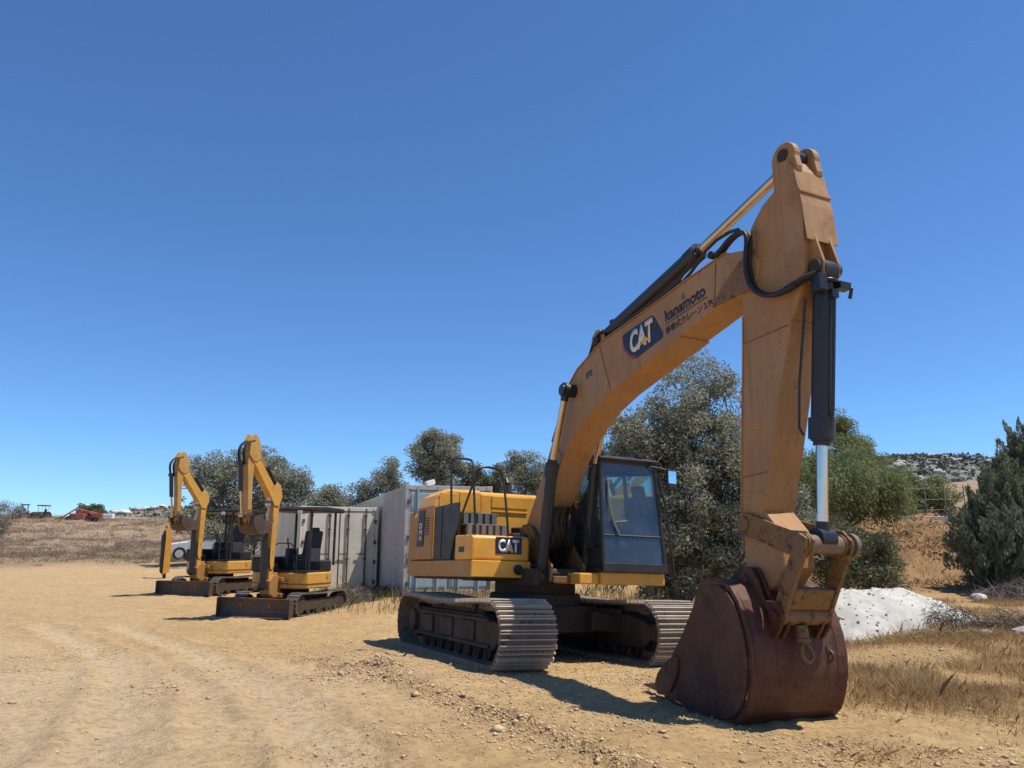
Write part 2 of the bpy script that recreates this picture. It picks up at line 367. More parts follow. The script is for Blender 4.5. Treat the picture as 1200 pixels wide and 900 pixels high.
def ground():
    ang = np.r_[np.linspace(-math.pi, -.82, 60, endpoint=False), np.linspace(-.82, .82, 620), np.linspace(.82, math.pi, 61)[1:]]
    rad = np.r_[.3, np.geomspace(1.0, 4.4, 40, endpoint=False), np.geomspace(4.4, 40, 420, endpoint=False), np.geomspace(40, 2500, 170)]
    Aa, Rr = np.meshgrid(ang[:-1], rad); x = (Rr*np.sin(Aa)).ravel(); y = (Rr*np.cos(Aa)).ravel()
    z = np.empty_like(x)
    for i in range(0, len(x), 20000): z[i:i+20000] = zg(x[i:i+20000], y[i:i+20000])
    nr, na = len(rad), len(ang)-1
    i, k = np.meshgrid(np.arange(nr-1), np.arange(na), indexing='ij'); k2 = (k+1) % na
    F = np.stack([i*na+k, (i+1)*na+k, (i+1)*na+k2, i*na+k2], -1).reshape(-1, 4)[:, ::-1]
    m = ground_mat()
    o = npmesh('ground', np.c_[x, y, z], F, m, smooth=True)
    # soil kinds: red = bank soil, green = field soil, blue = rut / tread polish
    a = o.data.color_attributes.new('soil', 'FLOAT_COLOR', 'POINT')
    d = np.hypot(x, y)
    wob = fbm(x*.3, y*.3, 3, 77)*3
    bank = sst(17.5, 22, y+wob)*sst(5, 8, x+wob*.5)
    right = sst(2.5, 5.5, x+wob*.4)*sst(5.5, 8, y+wob*.3)*(1-bank)
    fld = np.maximum(sst(33, 42, y+x*-.15+wob*2)*sst(14, 4, x), sst(33, 40, y))
    rut = np.zeros_like(x)
    for r in RUTS: rut = np.maximum(rut, np.exp(-(seg_dist(x, y, r)/.3)**2))
    lane = sst(-2.6, -6, x+ (y-8)*.38 + wob*.5)*(1-fld)
    c = np.c_[np.maximum(bank, right*.45), fld, np.clip(rut*.5+lane*.8, 0, 1), np.ones_like(x)]
    a.data.foreach_set('color', c.astype(np.float32).ravel())
    a2 = o.data.color_attributes.new('wear', 'FLOAT_COLOR', 'POINT')
    dark = np.zeros_like(x); pale = np.zeros_like(x); nz = np.clip(.6+1.4*fbm(x*2.2, y*2.2, 3, 91), 0, 1)
    for r_ in RUTS:
        dd = seg_dist(x, y, r_); dark = np.maximum(dark, (np.exp(-((dd-.42)/.12)**2)+.5*np.exp(-((dd-.05)/.05)**2))*nz); pale = np.maximum(pale, np.exp(-(dd/.22)**2)*.6)
    dark = np.maximum(dark, np.exp(-(seg_dist(x, y, BERM)/.22)**2)*nz)
    dark = np.maximum(dark, np.exp(-(((x+1.55)/.8)**2+((y-9.3)/.55)**2))*nz)
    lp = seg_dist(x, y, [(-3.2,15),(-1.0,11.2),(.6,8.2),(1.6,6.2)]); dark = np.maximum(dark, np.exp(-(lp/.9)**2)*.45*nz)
    dark = np.maximum(dark, np.clip(fbm(x*.45, y*.45, 4, 93)*2-.35, 0, .6)*sst(4, 6, y))
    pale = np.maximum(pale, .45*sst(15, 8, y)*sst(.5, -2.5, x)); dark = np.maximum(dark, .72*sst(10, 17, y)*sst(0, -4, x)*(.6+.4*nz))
    # lug prints left by a crawler across the open ground
    for ln_, wd_ in (([(-6.6,17),(-4.4,13),(-2.9,9.6),(-1.9,6.4)], .20), ([(-3.0,17),(-1.9,13.6),(-1.25,11.2)], .3)):
        dd = seg_dist(x, y, ln_); dark = np.maximum(dark, (dd < wd_)*(np.sin((x*.45-y*.89)*38) > .25)*.55*np.clip(.5+2*fbm(x*.9, y*.9, 2, 95), 0, 1))
    a2.data.foreach_set('color', np.c_[dark, pale, dark*0, dark*0+1].astype(np.float32).ravel())
    tag(o, kind='structure')
    return o
def ground_mat():
    m, nt, bs, out = newmat('dry_dirt'); co = objco(nt)
    at = nt.nodes.new('ShaderNodeAttribute'); at.attribute_name = 'soil'
    sp = nt.nodes.new('ShaderNodeSeparateColor'); nt.links.new(at.outputs['Color'], sp.inputs[0])
    n1 = noise(nt, .35, 6, .6, co, .4); n2 = noise(nt, 2.2, 8, .68, co, .2); n3 = noise(nt, 14, 6, .7, co); n4 = noise(nt, 70, 4, .7, co)
    c = ramp(nt, n1, [(.3, (.61, .405, .178)), (.5, (.66, .45, .205)), (.7, (.70, .49, .24))])
    c = mix(nt, ramp(nt, n2, [(.40, 0), (.68, .65)]), c, (.44,.28,.12))
    lane = mix(nt, ramp(nt, n2, [(.3, 0), (.7, .8)]), (.66, .49, .262), (.58, .42, .218))
    c = mix(nt, sp.outputs['Blue'], c, lane)
    bankc = mix(nt, ramp(nt, n2, [(.35, 0), (.65, 1)]), (.29, .17, .075), (.37, .235, .115))
    at2 = nt.nodes.new('ShaderNodeAttribute'); at2.attribute_name = 'wear'; s2 = nt.nodes.new('ShaderNodeSeparateColor'); nt.links.new(at2.outputs['Color'], s2.inputs[0])
    c = mix(nt, mathn(nt, 'MULTIPLY', s2.outputs['Red'], ramp(nt, n3, [(.3, .35), (.65, .95)])), c, (.40, .25, .125))
    c = mix(nt, s2.outputs['Green'], c, (.66, .51, .33))
    c = mix(nt, sp.outputs['Red'], c, bankc)
    fieldc = mix(nt, ramp(nt, n2, [(.35, 0), (.65, 1)]), (.28, .19, .12), (.36, .27, .18))
    c = mix(nt, sp.outputs['Green'], c, fieldc)
    c = mix(nt, ramp(nt, n3, [(.47, 0), (.68, .62)]), c, (.28, .165, .08))
    c = mix(nt, ramp(nt, n3, [(.25, .35), (.42, 0)]), c, (.58,.46,.32))
    n5 = noise(nt, 5.5, 7, .75, co, .6)
    c = mix(nt, ramp(nt, n5, [(.52, 0), (.64, .38)]), c, (.33, .20, .10))
    c = mix(nt, ramp(nt, n4, [(.58, 0), (.70, .55)]), c, (.22, .14, .08))
    c = mix(nt, ramp(nt, n4, [(.28, .4), (.38, 0)]), c, (.62,.52,.40))
    nt.links.new(c, bs.inputs['Base Color']); bs.inputs['Roughness'].default_value = .95; bs.inputs['Specular IOR Level'].default_value = .15
    h = mathn(nt, 'ADD', mathn(nt, 'MULTIPLY', n3, .7), mathn(nt, 'MULTIPLY', n4, .35))
    h = mathn(nt, 'ADD', h, mathn(nt, 'MULTIPLY', n2, .8))
    bump(nt, bs, h, 1.0, .07)
    return m
M['yellow_mini'] = metal_paint('yellow_paint_worn', (.66, .335, .045), .5, dust=(.40, .27, .14), dust_amt=.6, spots=(.10, .05, .03), spot_amt=.60, scale=4, streak=.3)
GROUND = ground()

# ------------------------------------------------------------------ lettering
def text_mesh(body, m, name, parent, origin, ux, vy, size, bold=.0, sx=1., shear=0., thick=.004, align='LEFT'):
    cu = bpy.data.curves.new('lettering', 'FONT'); cu.body = body; cu.size = 1; cu.offset = bold; cu.align_x = align
    cu.extrude = 0; cu.shear = shear; cu.resolution_u = 3
    t = bpy.data.objects.new('tmp', cu); COL.objects.link(t)
    dg = bpy.context.evaluated_depsgraph_get(); dg.update()
    me = bpy.data.meshes.new_from_object(t.evaluated_get(dg)); COL.objects.unlink(t); bpy.data.objects.remove(t)
    ux = Vector(ux).normalized(); vy = Vector(vy).normalized(); n = ux.cross(vy).normalized(); o = Vector(origin)
    import bmesh
    bm = bmesh.new(); bm.from_mesh(me)
    r = bmesh.ops.extrude_face_region(bm, geom=list(bm.faces))
    for v in [g for g in r['geom'] if isinstance(g, bmesh.types.BMVert)]: v.co.z += thick/size
    for v in bm.verts: v.co = o + ux*(v.co.x*size*sx) + vy*(v.co.y*size) + n*(v.co.z*size)
    bmesh.ops.recalc_face_normals(bm, faces=bm.faces)
    me2 = bpy.data.meshes.new(name); bm.to_mesh(me2); bm.free(); me2.materials.append(m)
    ob = bpy.data.objects.new(name, me2); COL.objects.link(ob); ob.parent = parent
    return ob
def slab(pts, n, t, name, m, parent):
    """thin plate from 3-D outline points, thickness t along n"""
    n = Vector(n); k = len(pts); vs = [Vector(p) for p in pts] + [Vector(p)+n*t for p in pts]
    fs = [tuple(range(k)), tuple(range(2*k-1, k-1, -1))] + [(i, (i+1) % k, k+(i+1) % k, k+i) for i in range(k)]
    return MB().add(vs, fs).build(name, m, parent)

# ------------------------------------------------------------------ track builder (shared by all excavators)
def track_belt(L, r, yc, w, pitch, bars=3, barh=.046, plate=.022, name='track_belt', m=None, parent=None, pads=True, sag=.03):
    """closed belt of shoes round two wheels, half length L (outer), outer radius r, bottom on z=0"""
    a = L-r; per = 4*a+2*math.pi*r; n = int(round(per/pitch)); mb = MB(); gb = MB()
    def at(s):
        s %= per
        if s < 2*a: t = s/(2*a); return (-a+s, 2*r - sag*math.sin(math.pi*t)**2*1.0, 0.)           # top, going forward
        s -= 2*a
        if s < math.pi*r: th = s/r; return (a+r*math.sin(th), r+r*math.cos(th), th)
        s -= math.pi*r
        if s < 2*a: return (a-s, 0., math.pi)
        s -= 2*a; th = math.pi+s/r; return (-a+r*math.sin(th), r+r*math.cos(th), th)
    for i in range(n):
        x, z, th = at((i+.5)*per/n)
        nx, nz = math.sin(th), math.cos(th); tx, tz = math.cos(th), -math.sin(th)
        hl = per/n*.5*.97
        q = [(-hl, -plate-barh), (hl, -plate-barh), (hl, -barh)]
        # shoe section: plate and grouser bars, u along the belt, v outward
        sec = [(-hl, -barh-plate), (hl, -barh-plate), (hl, -barh)]
        xs = [hl*.82, 0, -hl*.82] if bars == 3 else ([0] if bars == 1 else [])
        bw = .010 if bars == 3 else .022
        for b in xs:
            if bars == 3: gb.prism([(x+u*tx+v*nx, z+u*tz+v*nz) for u, v in [(b+bw, -barh-.004), (b+bw*.7, 0), (b-bw*.7, 0), (b-bw, -barh-.004)]], yc-w/2+.004, yc+w/2-.004)
            else: sec += [(b+bw, -barh), (b+bw*.6, 0), (b-bw*.6, 0), (b-bw, -barh)]
        sec += [(-hl, -barh)]
        jit = random.uniform(-.004, .004)
        prof = [(x+u*tx+v*nx, z+u*tz+v*nz+jit*0) for u, v in sec]
        mb.prism(prof, yc-w/2, yc+w/2)
        if pads:   # chain links inside
            k = barh+plate
            prof = [(x+u*tx+v*nx, z+u*tz+v*nz) for u, v in [(-hl*1.02, -k-.1), (hl*1.02, -k-.1), (hl*.9, -k), (-hl*.9, -k)]]
            mb.prism(prof, yc-.1, yc-.06); mb.prism(prof, yc+.06, yc+.1)
            for dy in (-.22, -.14, .14, .22):
                p_ = Vector((x-nx*barh, yc+dy, z-nz*barh)); mb.cyl(p_, p_+Vector((nx, 0, nz))*.022, .016, 6)
    o_ = mb.build(name, m, parent)
    if bars == 3: gb.build('grouser_bars', M['grouser'], o_)
    return o_

# ------------------------------------------------------------------ the big excavator
def big_excavator():
    rt = empty('excavator', (.347, 12.635, 0), (-.037, -.031, -1.145))
    tag(rt, 'large yellow crawler excavator parked with its rusty bucket on the dirt', 'excavator')
    P = rt
    # undercarriage
    for s in (-1, 1):
        yc = 1.18*s
        fr = MB()
        fr.prism([(-1.75,.22),(1.55,.22),(1.75,.34),(1.72,.56),(1.2,.66),(-1.5,.66),(-1.8,.5)], yc-.2, yc+.2)
        fr.prism([(-1.3,.66),(1.1,.66),(.95,.72),(-1.15,.72)], yc-.12, yc+.12)
        for x0 in (-1.35, -.45, .45): fr.b6(x0, x0+.5, yc+s*.2, yc+s*.235, .30, .56)
        fr.b6(-1.6, 1.5, yc+s*.2, yc+s*.26, .58, .62)
        fr.b6(-1.6, 1.5, yc+s*.2, yc+s*.25, .24, .28)
        tf = fr.build('track_frame', M['frame'], P, .012)
        track_belt(2.29, .445, yc, .80, .19, name='track', m=M['shoe'], parent=P, sag=.05)
        i = MB(); i.cyl((1.845, yc-.07, .445), (1.845, yc+.07, .445), .37, 32); i.cyl((1.845, yc-.19, .445), (1.845, yc+.19, .445), .12, 16); i.ring((1.845, yc+.07*s, .445), .27, .02)
        i.build('idler', M['frame'], P, smooth=True)
        sp = MB(); sp.cyl((-1.845, yc-.2, .445), (-1.845, yc+.2, .445), .27, 28); sp.cyl((-1.845, yc-.26, .445), (-1.845, yc+.26, .445), .17, 20)
        for k in range(21):
            a = 2*math.pi*k/21; sp.box((-1.845+.34*math.cos(a), yc, .445+.34*math.sin(a)), (.09, .07, .06), (0, -a, 0))
        sp.build('sprocket', M['frame'], P, smooth=True)
        for k in range(8):
            x = -1.4+k*.385; r = MB(); r.cyl((x, yc-.17, .17), (x, yc+.17, .17), .085, 16); r.cyl((x, yc-.17, .17), (x, yc-.12, .17), .11, 16); r.cyl((x, yc+.12, .17), (x, yc+.17, .17), .11, 16)
            r.build('track_roller', M['frame'], P, smooth=True)
        for x in (-.75, .7):
            r = MB(); r.cyl((x, yc-.14, .75), (x, yc+.14, .75), .075, 16); r.box((x, yc, .68), (.12, .08, .1)); r.build('carrier_roller', M['frame'], P, smooth=True)
    cb = MB()
    cb.prism([(-1.0,-1.0),(-.55,-.5),(-.55,.5),(-1.0,1.0),(-.55,1.0),(-.2,.62),(.2,.62),(.55,1.0),(1.0,1.0),(.6,.5),(.6,-.5),(1.0,-1.0),(.55,-1.0),(.2,-.62),(-.2,-.62),(-.55,-1.0)], .40, .74, 'z')
    cb.b6(-.75,.75,-.7,.7,.38,.76)
    for s in (-1, 1):
        for x in (-.78, .78): cb.box((x, s*.85, .52), (.42, .75, .26), (s*-.12, 0, 0))
    cb.build('car_body', M['darkframe'], P, .015)
    sw = MB(); sw.cyl((0,0,.76),(0,0,.92), .72, 48); sw.cyl((0,0,.84),(0,0,1.12), .64, 40)
    for k in range(30):
        a = 2*math.pi*k/30; sw.cyl((.68*math.cos(a), .68*math.sin(a), .9), (.68*math.cos(a), .68*math.sin(a), .94), .018, 6)
    sw.build('swing_bearing', M['darkframe'], P, smooth=True)
    # upper frame
    uf = MB(); uf.b6(-2.2,.98,-.42,.42,1.10,1.30); uf.b6(-2.3,.60,-1.30,-.42,1.12,1.26); uf.b6(-2.3,.9,.42,1.32,1.12,1.24)
    uf.b6(-.1,1.15,-.60,-.50,1.06,1.30)
    uf.build('upper_frame', M['darkframe'], P, .01)
    sk = MB()   # yellow skirt under the right side, with its round lamp recess
    sk.b6(.70,.76,-1.395,-.45,1.16,1.40); sk.b6(-.3,.70,-1.335,-.45,1.16,1.19)
    sk.build('front_skirt', M['yellow'], P, .012)
    sk = MB(); sk.prism([(-2.35,1.16),(.695,1.16),(.695,1.40),(-2.35,1.42)], -1.40,-1.34); sk.build('side_skirt', M['yellow_shaded'], P, .012)
    l = MB(); l.cyl((.755,-.66,1.275),(.775,-.66,1.275), .065, 20); l.ring((.775,-.66,1.275), .065, .012, axis='x'); l.build('work_lamp', M['black'], P, smooth=True)
    # toolbox with badge
    tb = MB(); tb.prism([(.02,1.405),(.74,1.405),(.745,1.44),(.74,1.73),(.70,1.765),(.02,1.78)], -1.395, -.47)
    t = tb.build('toolbox', M['yellow'], P, .025)
    b = MB(); b.b6(.745,.752,-1.02,-.48+.02-.14,1.50,1.745); b.build('badge', M['decal_navy'], t)
    text_mesh('CAT', M['white'], 'badge_lettering', t, (.753,-.985,1.535), (0,1,0), (0,0,1), .245, bold=.04, sx=.70)
    slab([(.7585,-.845,1.545),(.7585,-.745,1.545),(.7585,-.79,1.62)], (1,0,0), .003, 'badge_triangle', M['decal_yel'], t)
    b = MB(); b.b6(.2,.42,-1.402,-1.397,1.52,1.60); b.build('toolbox_latch', M['black'], t)
    # hydraulic/fuel tank with ribbed treads
    tk = MB(); tk.b6(-1.15,-.46,-1.10,-.50,1.27,2.16); tk.b6(-.46,.0,-1.10,-.50,1.27,1.92); tk.b6(-1.15,-.1,-1.33,-1.10,1.27,1.5)
    tk.build('fuel_tank', M['black'], P, .02)
    for (x0, x1, z, zt, y0, y1) in ((-.44,-.40,1.99,2.18,-1.12,-.50), (.02,.06,1.785,1.97,-1.22,-.52)):
        st = MB(); st.b6(x0-.34, x1, y0, y1, zt-.02, zt)
        k = 5 if y1-y0 < .65 else 6
        for q in range(k):
            w = (y1-y0)/k; ya = y0+q*w
            st.b6(x0, x1, ya+.012, ya+w-.03, z, zt-.022)
        st.b6(x0-.02, x0-.005, y0, y1, z-.04, zt-.022)
        st.build('tread_step', M['grey'], P, .006)
    wk = MB(); wk.b6(-1.16,.01,-1.345,-1.325,1.42,2.30)
    for x in (-.78,): wk.b6(x, x+.02, -1.355, -1.345, 1.45, 2.28)
    wk.build('service_door', M['black'], P, .008)
    # engine house
    eh = MB()
    eh.prism([(-1.36,1.43),(-1.36,2.34),(-1.28,2.52),(-1.12,2.63),(-.5,2.64),(-.5,1.43)], -2.06,-1.18, 'x')
    eh.prism([(-1.36,1.43),(-1.36,2.20),(-1.26,2.38),(-1.10,2.46),(-.5,2.47),(-.5,1.43)], -2.35,-2.06, 'x')
    eh.prism([(-2.35,1.30),(-1.22,1.30),(-1.22,2.60),(-1.4,2.64),(-2.0,2.62),(-2.32,2.40)], -.50, .95)
    eh.prism([(-2.35,1.30),(-1.18,1.30),(-1.18,2.05),(-2.32,2.05)], .95, 1.36)
    e = eh.build('engine_hood', M['yellow'], P, .04)
    d = MB(); d.b6(-1.179,-1.168,-1.27,-.92,2.25,2.56); d.b6(-1.179,-1.168,-.90,-.52,2.25,2.59); d.b6(-1.216,-1.205,-.28,.42,2.36,2.56); d.b6(-1.216,-1.20,-.28,.42,2.28,2.31)
    d.build('hood_door', M['yellow'], e, .012)
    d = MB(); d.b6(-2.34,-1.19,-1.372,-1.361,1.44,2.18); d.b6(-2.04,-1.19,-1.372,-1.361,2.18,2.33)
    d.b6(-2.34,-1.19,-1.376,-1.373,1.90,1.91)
    d.build('side_door', M['yellow_shaded'], e, .01)
    d = MB(); d.prism([(-1.98,1.66),(-1.62,1.66),(-1.60,2.28),(-1.90,2.28)], -1.386,-1.381); dd = d.build('side_decal', M['decal_navy'], e)
    text_mesh('320', M['white'], 'side_lettering', e, (-1.70,-1.388,1.74), (0,0,1), (-1,0,0), .22, bold=.02, sx=1.0)
    g = MB()
    for k in range(7): g.b6(-1.55,-1.36,-1.384,-1.378, 1.85+k*.045, 1.87+k*.045)
    g.build_each('vent_slat', M['black'], e)
    ex = MB(); ex.cyl((-1.75,.25,2.6),(-1.75,.25,2.85), .07, 16); ex.cyl((-1.75,.25,2.85),(-1.82,.25,2.95), .06, 16); ex.build('exhaust', M['black'], e, smooth=True)
    # counterweight with rounded tail
    pr = [(-2.36,-1.36),(-2.36,1.36),(-2.55,1.36)]
    for k in range(9):
        a = R_(58-k*14.5); pr.append((-1.27-1.63*math.cos(a)*1.0, 1.63*math.sin(a)*.93))
    pr += [(-2.55,-1.36)]
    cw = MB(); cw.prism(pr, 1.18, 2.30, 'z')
    cw.build('counterweight', M['yellow_shaded'], P, .06)
    # handrails
    h = MB(); h.tube([(-.35,-1.33,1.80),(-.40,-1.33,2.30),(-.47,-1.33,2.98),(-.42,-1.33,3.04),(-.3,-1.33,3.03),(.40,-1.33,2.92),(.50,-1.33,2.85),(.55,-1.33,2.6),(.70,-1.33,1.78)], .019, 8, 1)
    h.build('handrail', M['black'], P, smooth=True)
    h = MB(); h.tube([(-.25,-1.36,1.42),(-.1,-1.36,1.80),(.60,-1.33,2.60),(.70,-1.31,2.74),(.70,-1.22,2.78),(.60,-.95,2.78),(.58,-.86,2.70),(.62,-.82,2.3),(.70,-.80,1.78)], .019, 8, 1)
    h.build('handrail', M['black'], P, smooth=True)
    mr = MB(); mr.tube([(-.47,-1.33,2.75),(-.50,-1.5,2.72),(-.52,-1.58,2.6)], .012, 6); mm = mr.build('mirror_arm', M['black'], P, smooth=True)
    mr = MB(); mr.box((-.53,-1.66,2.62),(.06,.20,.10),(0.3,-.25,.4)); mr.build('mirror', M['lamp'], mm, .015)
    # ---- cab
    cab = MB()
    X0, X1, Y0, Y1, Z0, Z1 = -.25, 1.50, .33, 1.50, 1.30, 2.98
    # floor, lower rear body, roof
    cab.b6(X0, X1-.02, Y0, Y1, 1.27, 1.34)
    cab.prism([(X0,1.34),(X0+.55,1.34),(X0+.55,2.0),(X0+.1,2.05),(X0,2.05)], Y0+.001, Y1-.001)
    def pil(a, b, r=.036): cab.tube([a, b], r, 6)
    fb0, fb1 = (X1,Y0+.05,1.34), (X1,Y1-.05,1.34); ft0, ft1 = (X1-.12,Y0+.06,2.92), (X1-.12,Y1-.13,2.92)
    rb0, rb1 = (X0+.05,Y0+.05,2.0), (X0+.05,Y1-.05,2.0); rtp0, rtp1 = (X0+.15,Y0+.09,2.92), (X0+.15,Y1-.12,2.92)
    for a, b in ((fb0,ft0),(fb1,ft1),(rb0,rtp0),(rb1,rtp1),(ft0,ft1),(rtp0,rtp1),(ft0,rtp0),(ft1,rtp1),(fb0,fb1),(rb0,rb1)): pil(a, b)
    pil((.55,Y0+.05,1.34),(.50,Y0+.09,2.92), .035); pil((.55,Y1-.05,1.34),(.50,Y1-.12,2.92), .035)
    cab.b6(X0+.5, X1-.02, Y0+.03, Y0+.06, 1.34, 1.62); cab.b6(X0+.5, X1-.02, Y1-.06, Y1-.03, 1.34, 1.7)
    cab.tube([(X1-.03,Y0+.07,1.80),(X1-.03,Y1-.07,1.80)], .018, 6)
    cab.b6(X1-.01, X1+.035, Y0+.02, Y1-.02, 1.27, 1.40)
    c = cab.build('cab', M['black'], P, .008)
    rf = MB(); rf.prism([(X0+.08,2.93),(X1-.06,2.93),(X1-.03,2.965),(X1-.2,3.02),(X0+.2,3.03),(X0+.08,2.98)], Y0+.03, Y1-.07)
    rf.build('cab_roof', M['black'], c, .03)
    gl = MB(); o = .012
    def quad(a, b, cc, d): gl.add([a, b, cc, d], [(0,1,2,3)])
    quad(fb0, fb1, ft1, ft0); quad(fb0, ft0, (.50,Y0+.09,2.92), (.55,Y0+.05,1.62)); quad((.55,Y0+.05,1.62), (.50,Y0+.09,2.92), rtp0, rb0)
    quad(fb1, ft1, (.50,Y1-.12,2.92), (.55,Y1-.05,1.7)); quad((.55,Y1-.05,1.7), (.50,Y1-.12,2.92), rtp1, rb1); quad(rb0, rb1, rtp1, rtp0)
    gl.build('cab_window', M['glass'], c)
    wp = MB(); wp.tube([(X1-.075,Y0+.17,2.62),(X1-.045,Y0+.17,2.30),(X1-.02,Y0+.22,2.02),(X1+.005,Y0+.33,1.80)], .015, 6, 2); wp.tube([(X1-.02,Y0+.26,2.0),(X1+.01,Y0+.45,2.02)], .008, 5)
    wp.build('wiper', M['grey'], c, smooth=True)
    s = MB(); s.box((.35,.85,1.78),(.5,.5,.14)); s.box((.1,.85,2.15),(.14,.48,.72),(0,-.15,0)); s.box((.03,.85,2.60),(.1,.26,.2),(0,-.15,0)); s.b6(.15,.6,.56,.66,1.4,2.0); s.b6(.15,.6,1.04,1.14,1.4,2.0)
    s.build('cab_seat', M['seat'], c, .03)
    s = MB(); s.tube([(.55,.61,2.0),(.60,.61,2.18)], .02, 6); s.tube([(.55,1.09,2.0),(.60,1.09,2.18)], .02, 6); s.tube([(1.0,.78,1.34),(1.1,.78,1.75)], .015, 6); s.tube([(1.0,.92,1.34),(1.1,.92,1.75)], .015, 6); s.box((1.25,1.15,1.95),(.05,.22,.3)); s.b6(X0+.55,X0+.6,Y0+.1,Y1-.1,1.9,2.1)
    s.build_each('cab_control', M['seat'], c)
    yb = MB(); yb.b6(-.2,1.46,.36,1.47,1.09,1.27); yb.b6(-.2,1.40,-.02+.05,.355,1.09,1.25); yb.build('cab_base', M['yellow'], P, .02)
    hr = MB(); hr.tube([(1.42,1.50,1.22),(1.50,1.58,1.20),(1.50,1.60,1.30),(1.46,1.55,2.15),(1.36,1.46,2.75)], .017, 6, 1); hr.build('grab_rail', M['black'], c, smooth=True)
    ma = MB(); ma.tube([(1.38,1.20,2.90),(1.52,1.40,2.86),(1.56,1.54,2.82)], .013, 6); ma = ma.build('mirror_arm', M['black'], P, smooth=True)
    q = MB(); q.box((1.56,1.57,2.70),(.05,.19,.30),(0,0,.15)); q.build('mirror', M['black'], ma, .02)
    q = MB(); q.box((1.588,1.566,2.72),(.006,.16,.19),(0,0,.15)); q.build('mirror_glass', M['mirror'], ma)
    bc = MB(); bc.cyl((.2,.75,3.03),(.2,.75,3.07),.03,12); bc.box((1.30,.45,3.05),(.09,.1,.07)); bc.box((1.30,1.15,3.05),(.09,.1,.07)); bc.build_each('roof_lamp', M['black'], c, bevel=.01)
    # ---- boom foot brackets and hoses
    bf = MB()
    for y in (-.30, .26):
        bf.prism([(-.45,1.30),(.95,1.30),(.95,1.12),(1.08,1.12),(1.12,1.34),(.90,1.52),(.42,1.95),(.15,2.0),(-.05,1.85)], y, y+.05)
    bf.b6(.9,1.12,-.25,.26,1.10,1.20)
    bf.build('boom_bracket', M['faded2'], P, .01)
    pn = MB(); pn.cyl((.25,-.36,1.75),(.25,.36,1.75), .085, 20); pn.build('pivot_pin', M['darkframe'], P, smooth=True); pn = MB(); pn.cyl((.97,-.44,1.25),(.97,.44,1.25), .06, 16); pn.build('pivot_pin', M['darkframe'], P, smooth=True)
    hs = MB(); rr = random.Random(4)
    for k in range(11):
        y = -.21+k*.043; x = .62+rr.uniform(-.06,.1)
        hs.tube([(x-.25,y,1.32),(x+.05,y+rr.uniform(-.04,.04),1.52+rr.uniform(-.05,.08)),(x+.30,y,1.78+rr.uniform(-.08,.08)),(x+.22,y+rr.uniform(-.05,.05),2.05),(x+.35,y*.9,2.22)], .019, 7, 2)
    for k in range(5):
        y = -.45+k*.05
        hs.tube([(.3,y,1.30),(.7,y,1.38+.03*k),(1.02,y+.05,1.28),(1.05,y+.12,1.22)], .018, 7, 2)
    hs.tube([(.7,.30,1.3),(1.1,.34,1.5),(1.15,.30,1.9),(.95,.25,2.3)], .022, 7, 2)
    hs.build_each('hydraulic_hose', M['hose'], P, smooth=True)
    vb = MB(); vb.b6(-.9,-.1,-.35,.25,1.31,1.75); vb.b6(-.35,.15,-.48,-.32,1.31,1.85); vb.cyl((-.5,.0,1.75),(-.5,.0,1.98),.2,20); vb.build('valve_block', M['darkframe'], P, .02)
    # ---- boom
    top = [(.02,1.86),(.10,2.00),(.50,2.52),(.98,3.20),(1.42,3.84),(1.56,4.02),(1.78,4.17),(2.05,4.26),(2.53,4.42),(3.59,4.53),(4.49,4.64),(5.15,4.70),(5.52,4.60),(5.66,4.42)]
    bot = [(5.60,4.20),(5.40,4.13),(4.90,4.12),(4.27,3.99),(3.40,3.80),(2.75,3.66),(2.30,3.52),(1.88,3.32),(1.55,3.10),(1.30,2.86),(.98,2.42),(.66,2.02),(.46,1.66),(.36,1.60),(.20,1.57),(.08,1.63),(.0,1.75)]
    bm = MB(); bm.prism(top+bot, -.215, .215)
    boom = bm.build('boom', M['faded'], P, .012, smooth=False)
    fl = MB()  # flange edges of top and bottom plates, standing a little proud
    fl.strip([(x, z) for x, z in top[3:12]], -.23, .23, .014)
    fl.strip([(x, z) for x, z in bot[3:11]], -.23, .23, .014)
    fl.build('flange', M['faded'], boom)
    bs = MB()
    bs.cyl((1.68,-.36,3.86),(1.68,.36,3.86), .10, 24); bs.cyl((1.68,-.40,3.86),(1.68,-.36,3.86), .115, 24); bs.cyl((.25,-.27,1.77),(.25,.27,1.77), .14, 24)
    bs.cyl((1.68,.36,3.86),(1.68,.40,3.86), .115, 24)
    bs.build_each('boom_pin', M['black'], boom, smooth=True)
    cs = MB(); cs.prism([(4.9,4.14),(5.52,4.14),(5.60,4.60),(5.35,4.50),(5.05,4.30)], -.235, -.216); cs.cyl((5.56,-.18,4.33),(5.56,.18,4.33), .12, 24)
    cs.build('boom_nose', M['faded2'], boom, .006)
    # badge and lettering on the boom side
    yb_ = -.2155; fw = (math.cos(.115), 0, math.sin(.115)); upv = (-math.sin(.115), 0, math.cos(.115))
    slab([(3.02,yb_,4.33),(3.07,yb_,4.355),(3.70,yb_,4.42),(3.76,yb_,4.39),(3.94,yb_,4.12),(3.92,yb_,4.06),(3.36,yb_,3.95),(3.27,yb_,3.96),(3.05,yb_,4.14)], (0,-1,0), .004, 'boom_badge', M['decal_navy'], boom)
    slab([(3.05,yb_-.0045,4.13),(3.27,yb_-.0045,3.955),(3.36,yb_-.0045,3.945),(3.34,yb_-.0045,3.985),(3.20,yb_-.0045,4.03),(3.06,yb_-.0045,4.19)], (0,-1,0), .002, 'badge_stripe', M['decal_red'], boom)
    text_mesh('CAT', M['white'], 'boom_badge_lettering', boom, (3.21,yb_-.006,4.045), fw, (-.02,0,1), .40, bold=.04, sx=.66, shear=0)
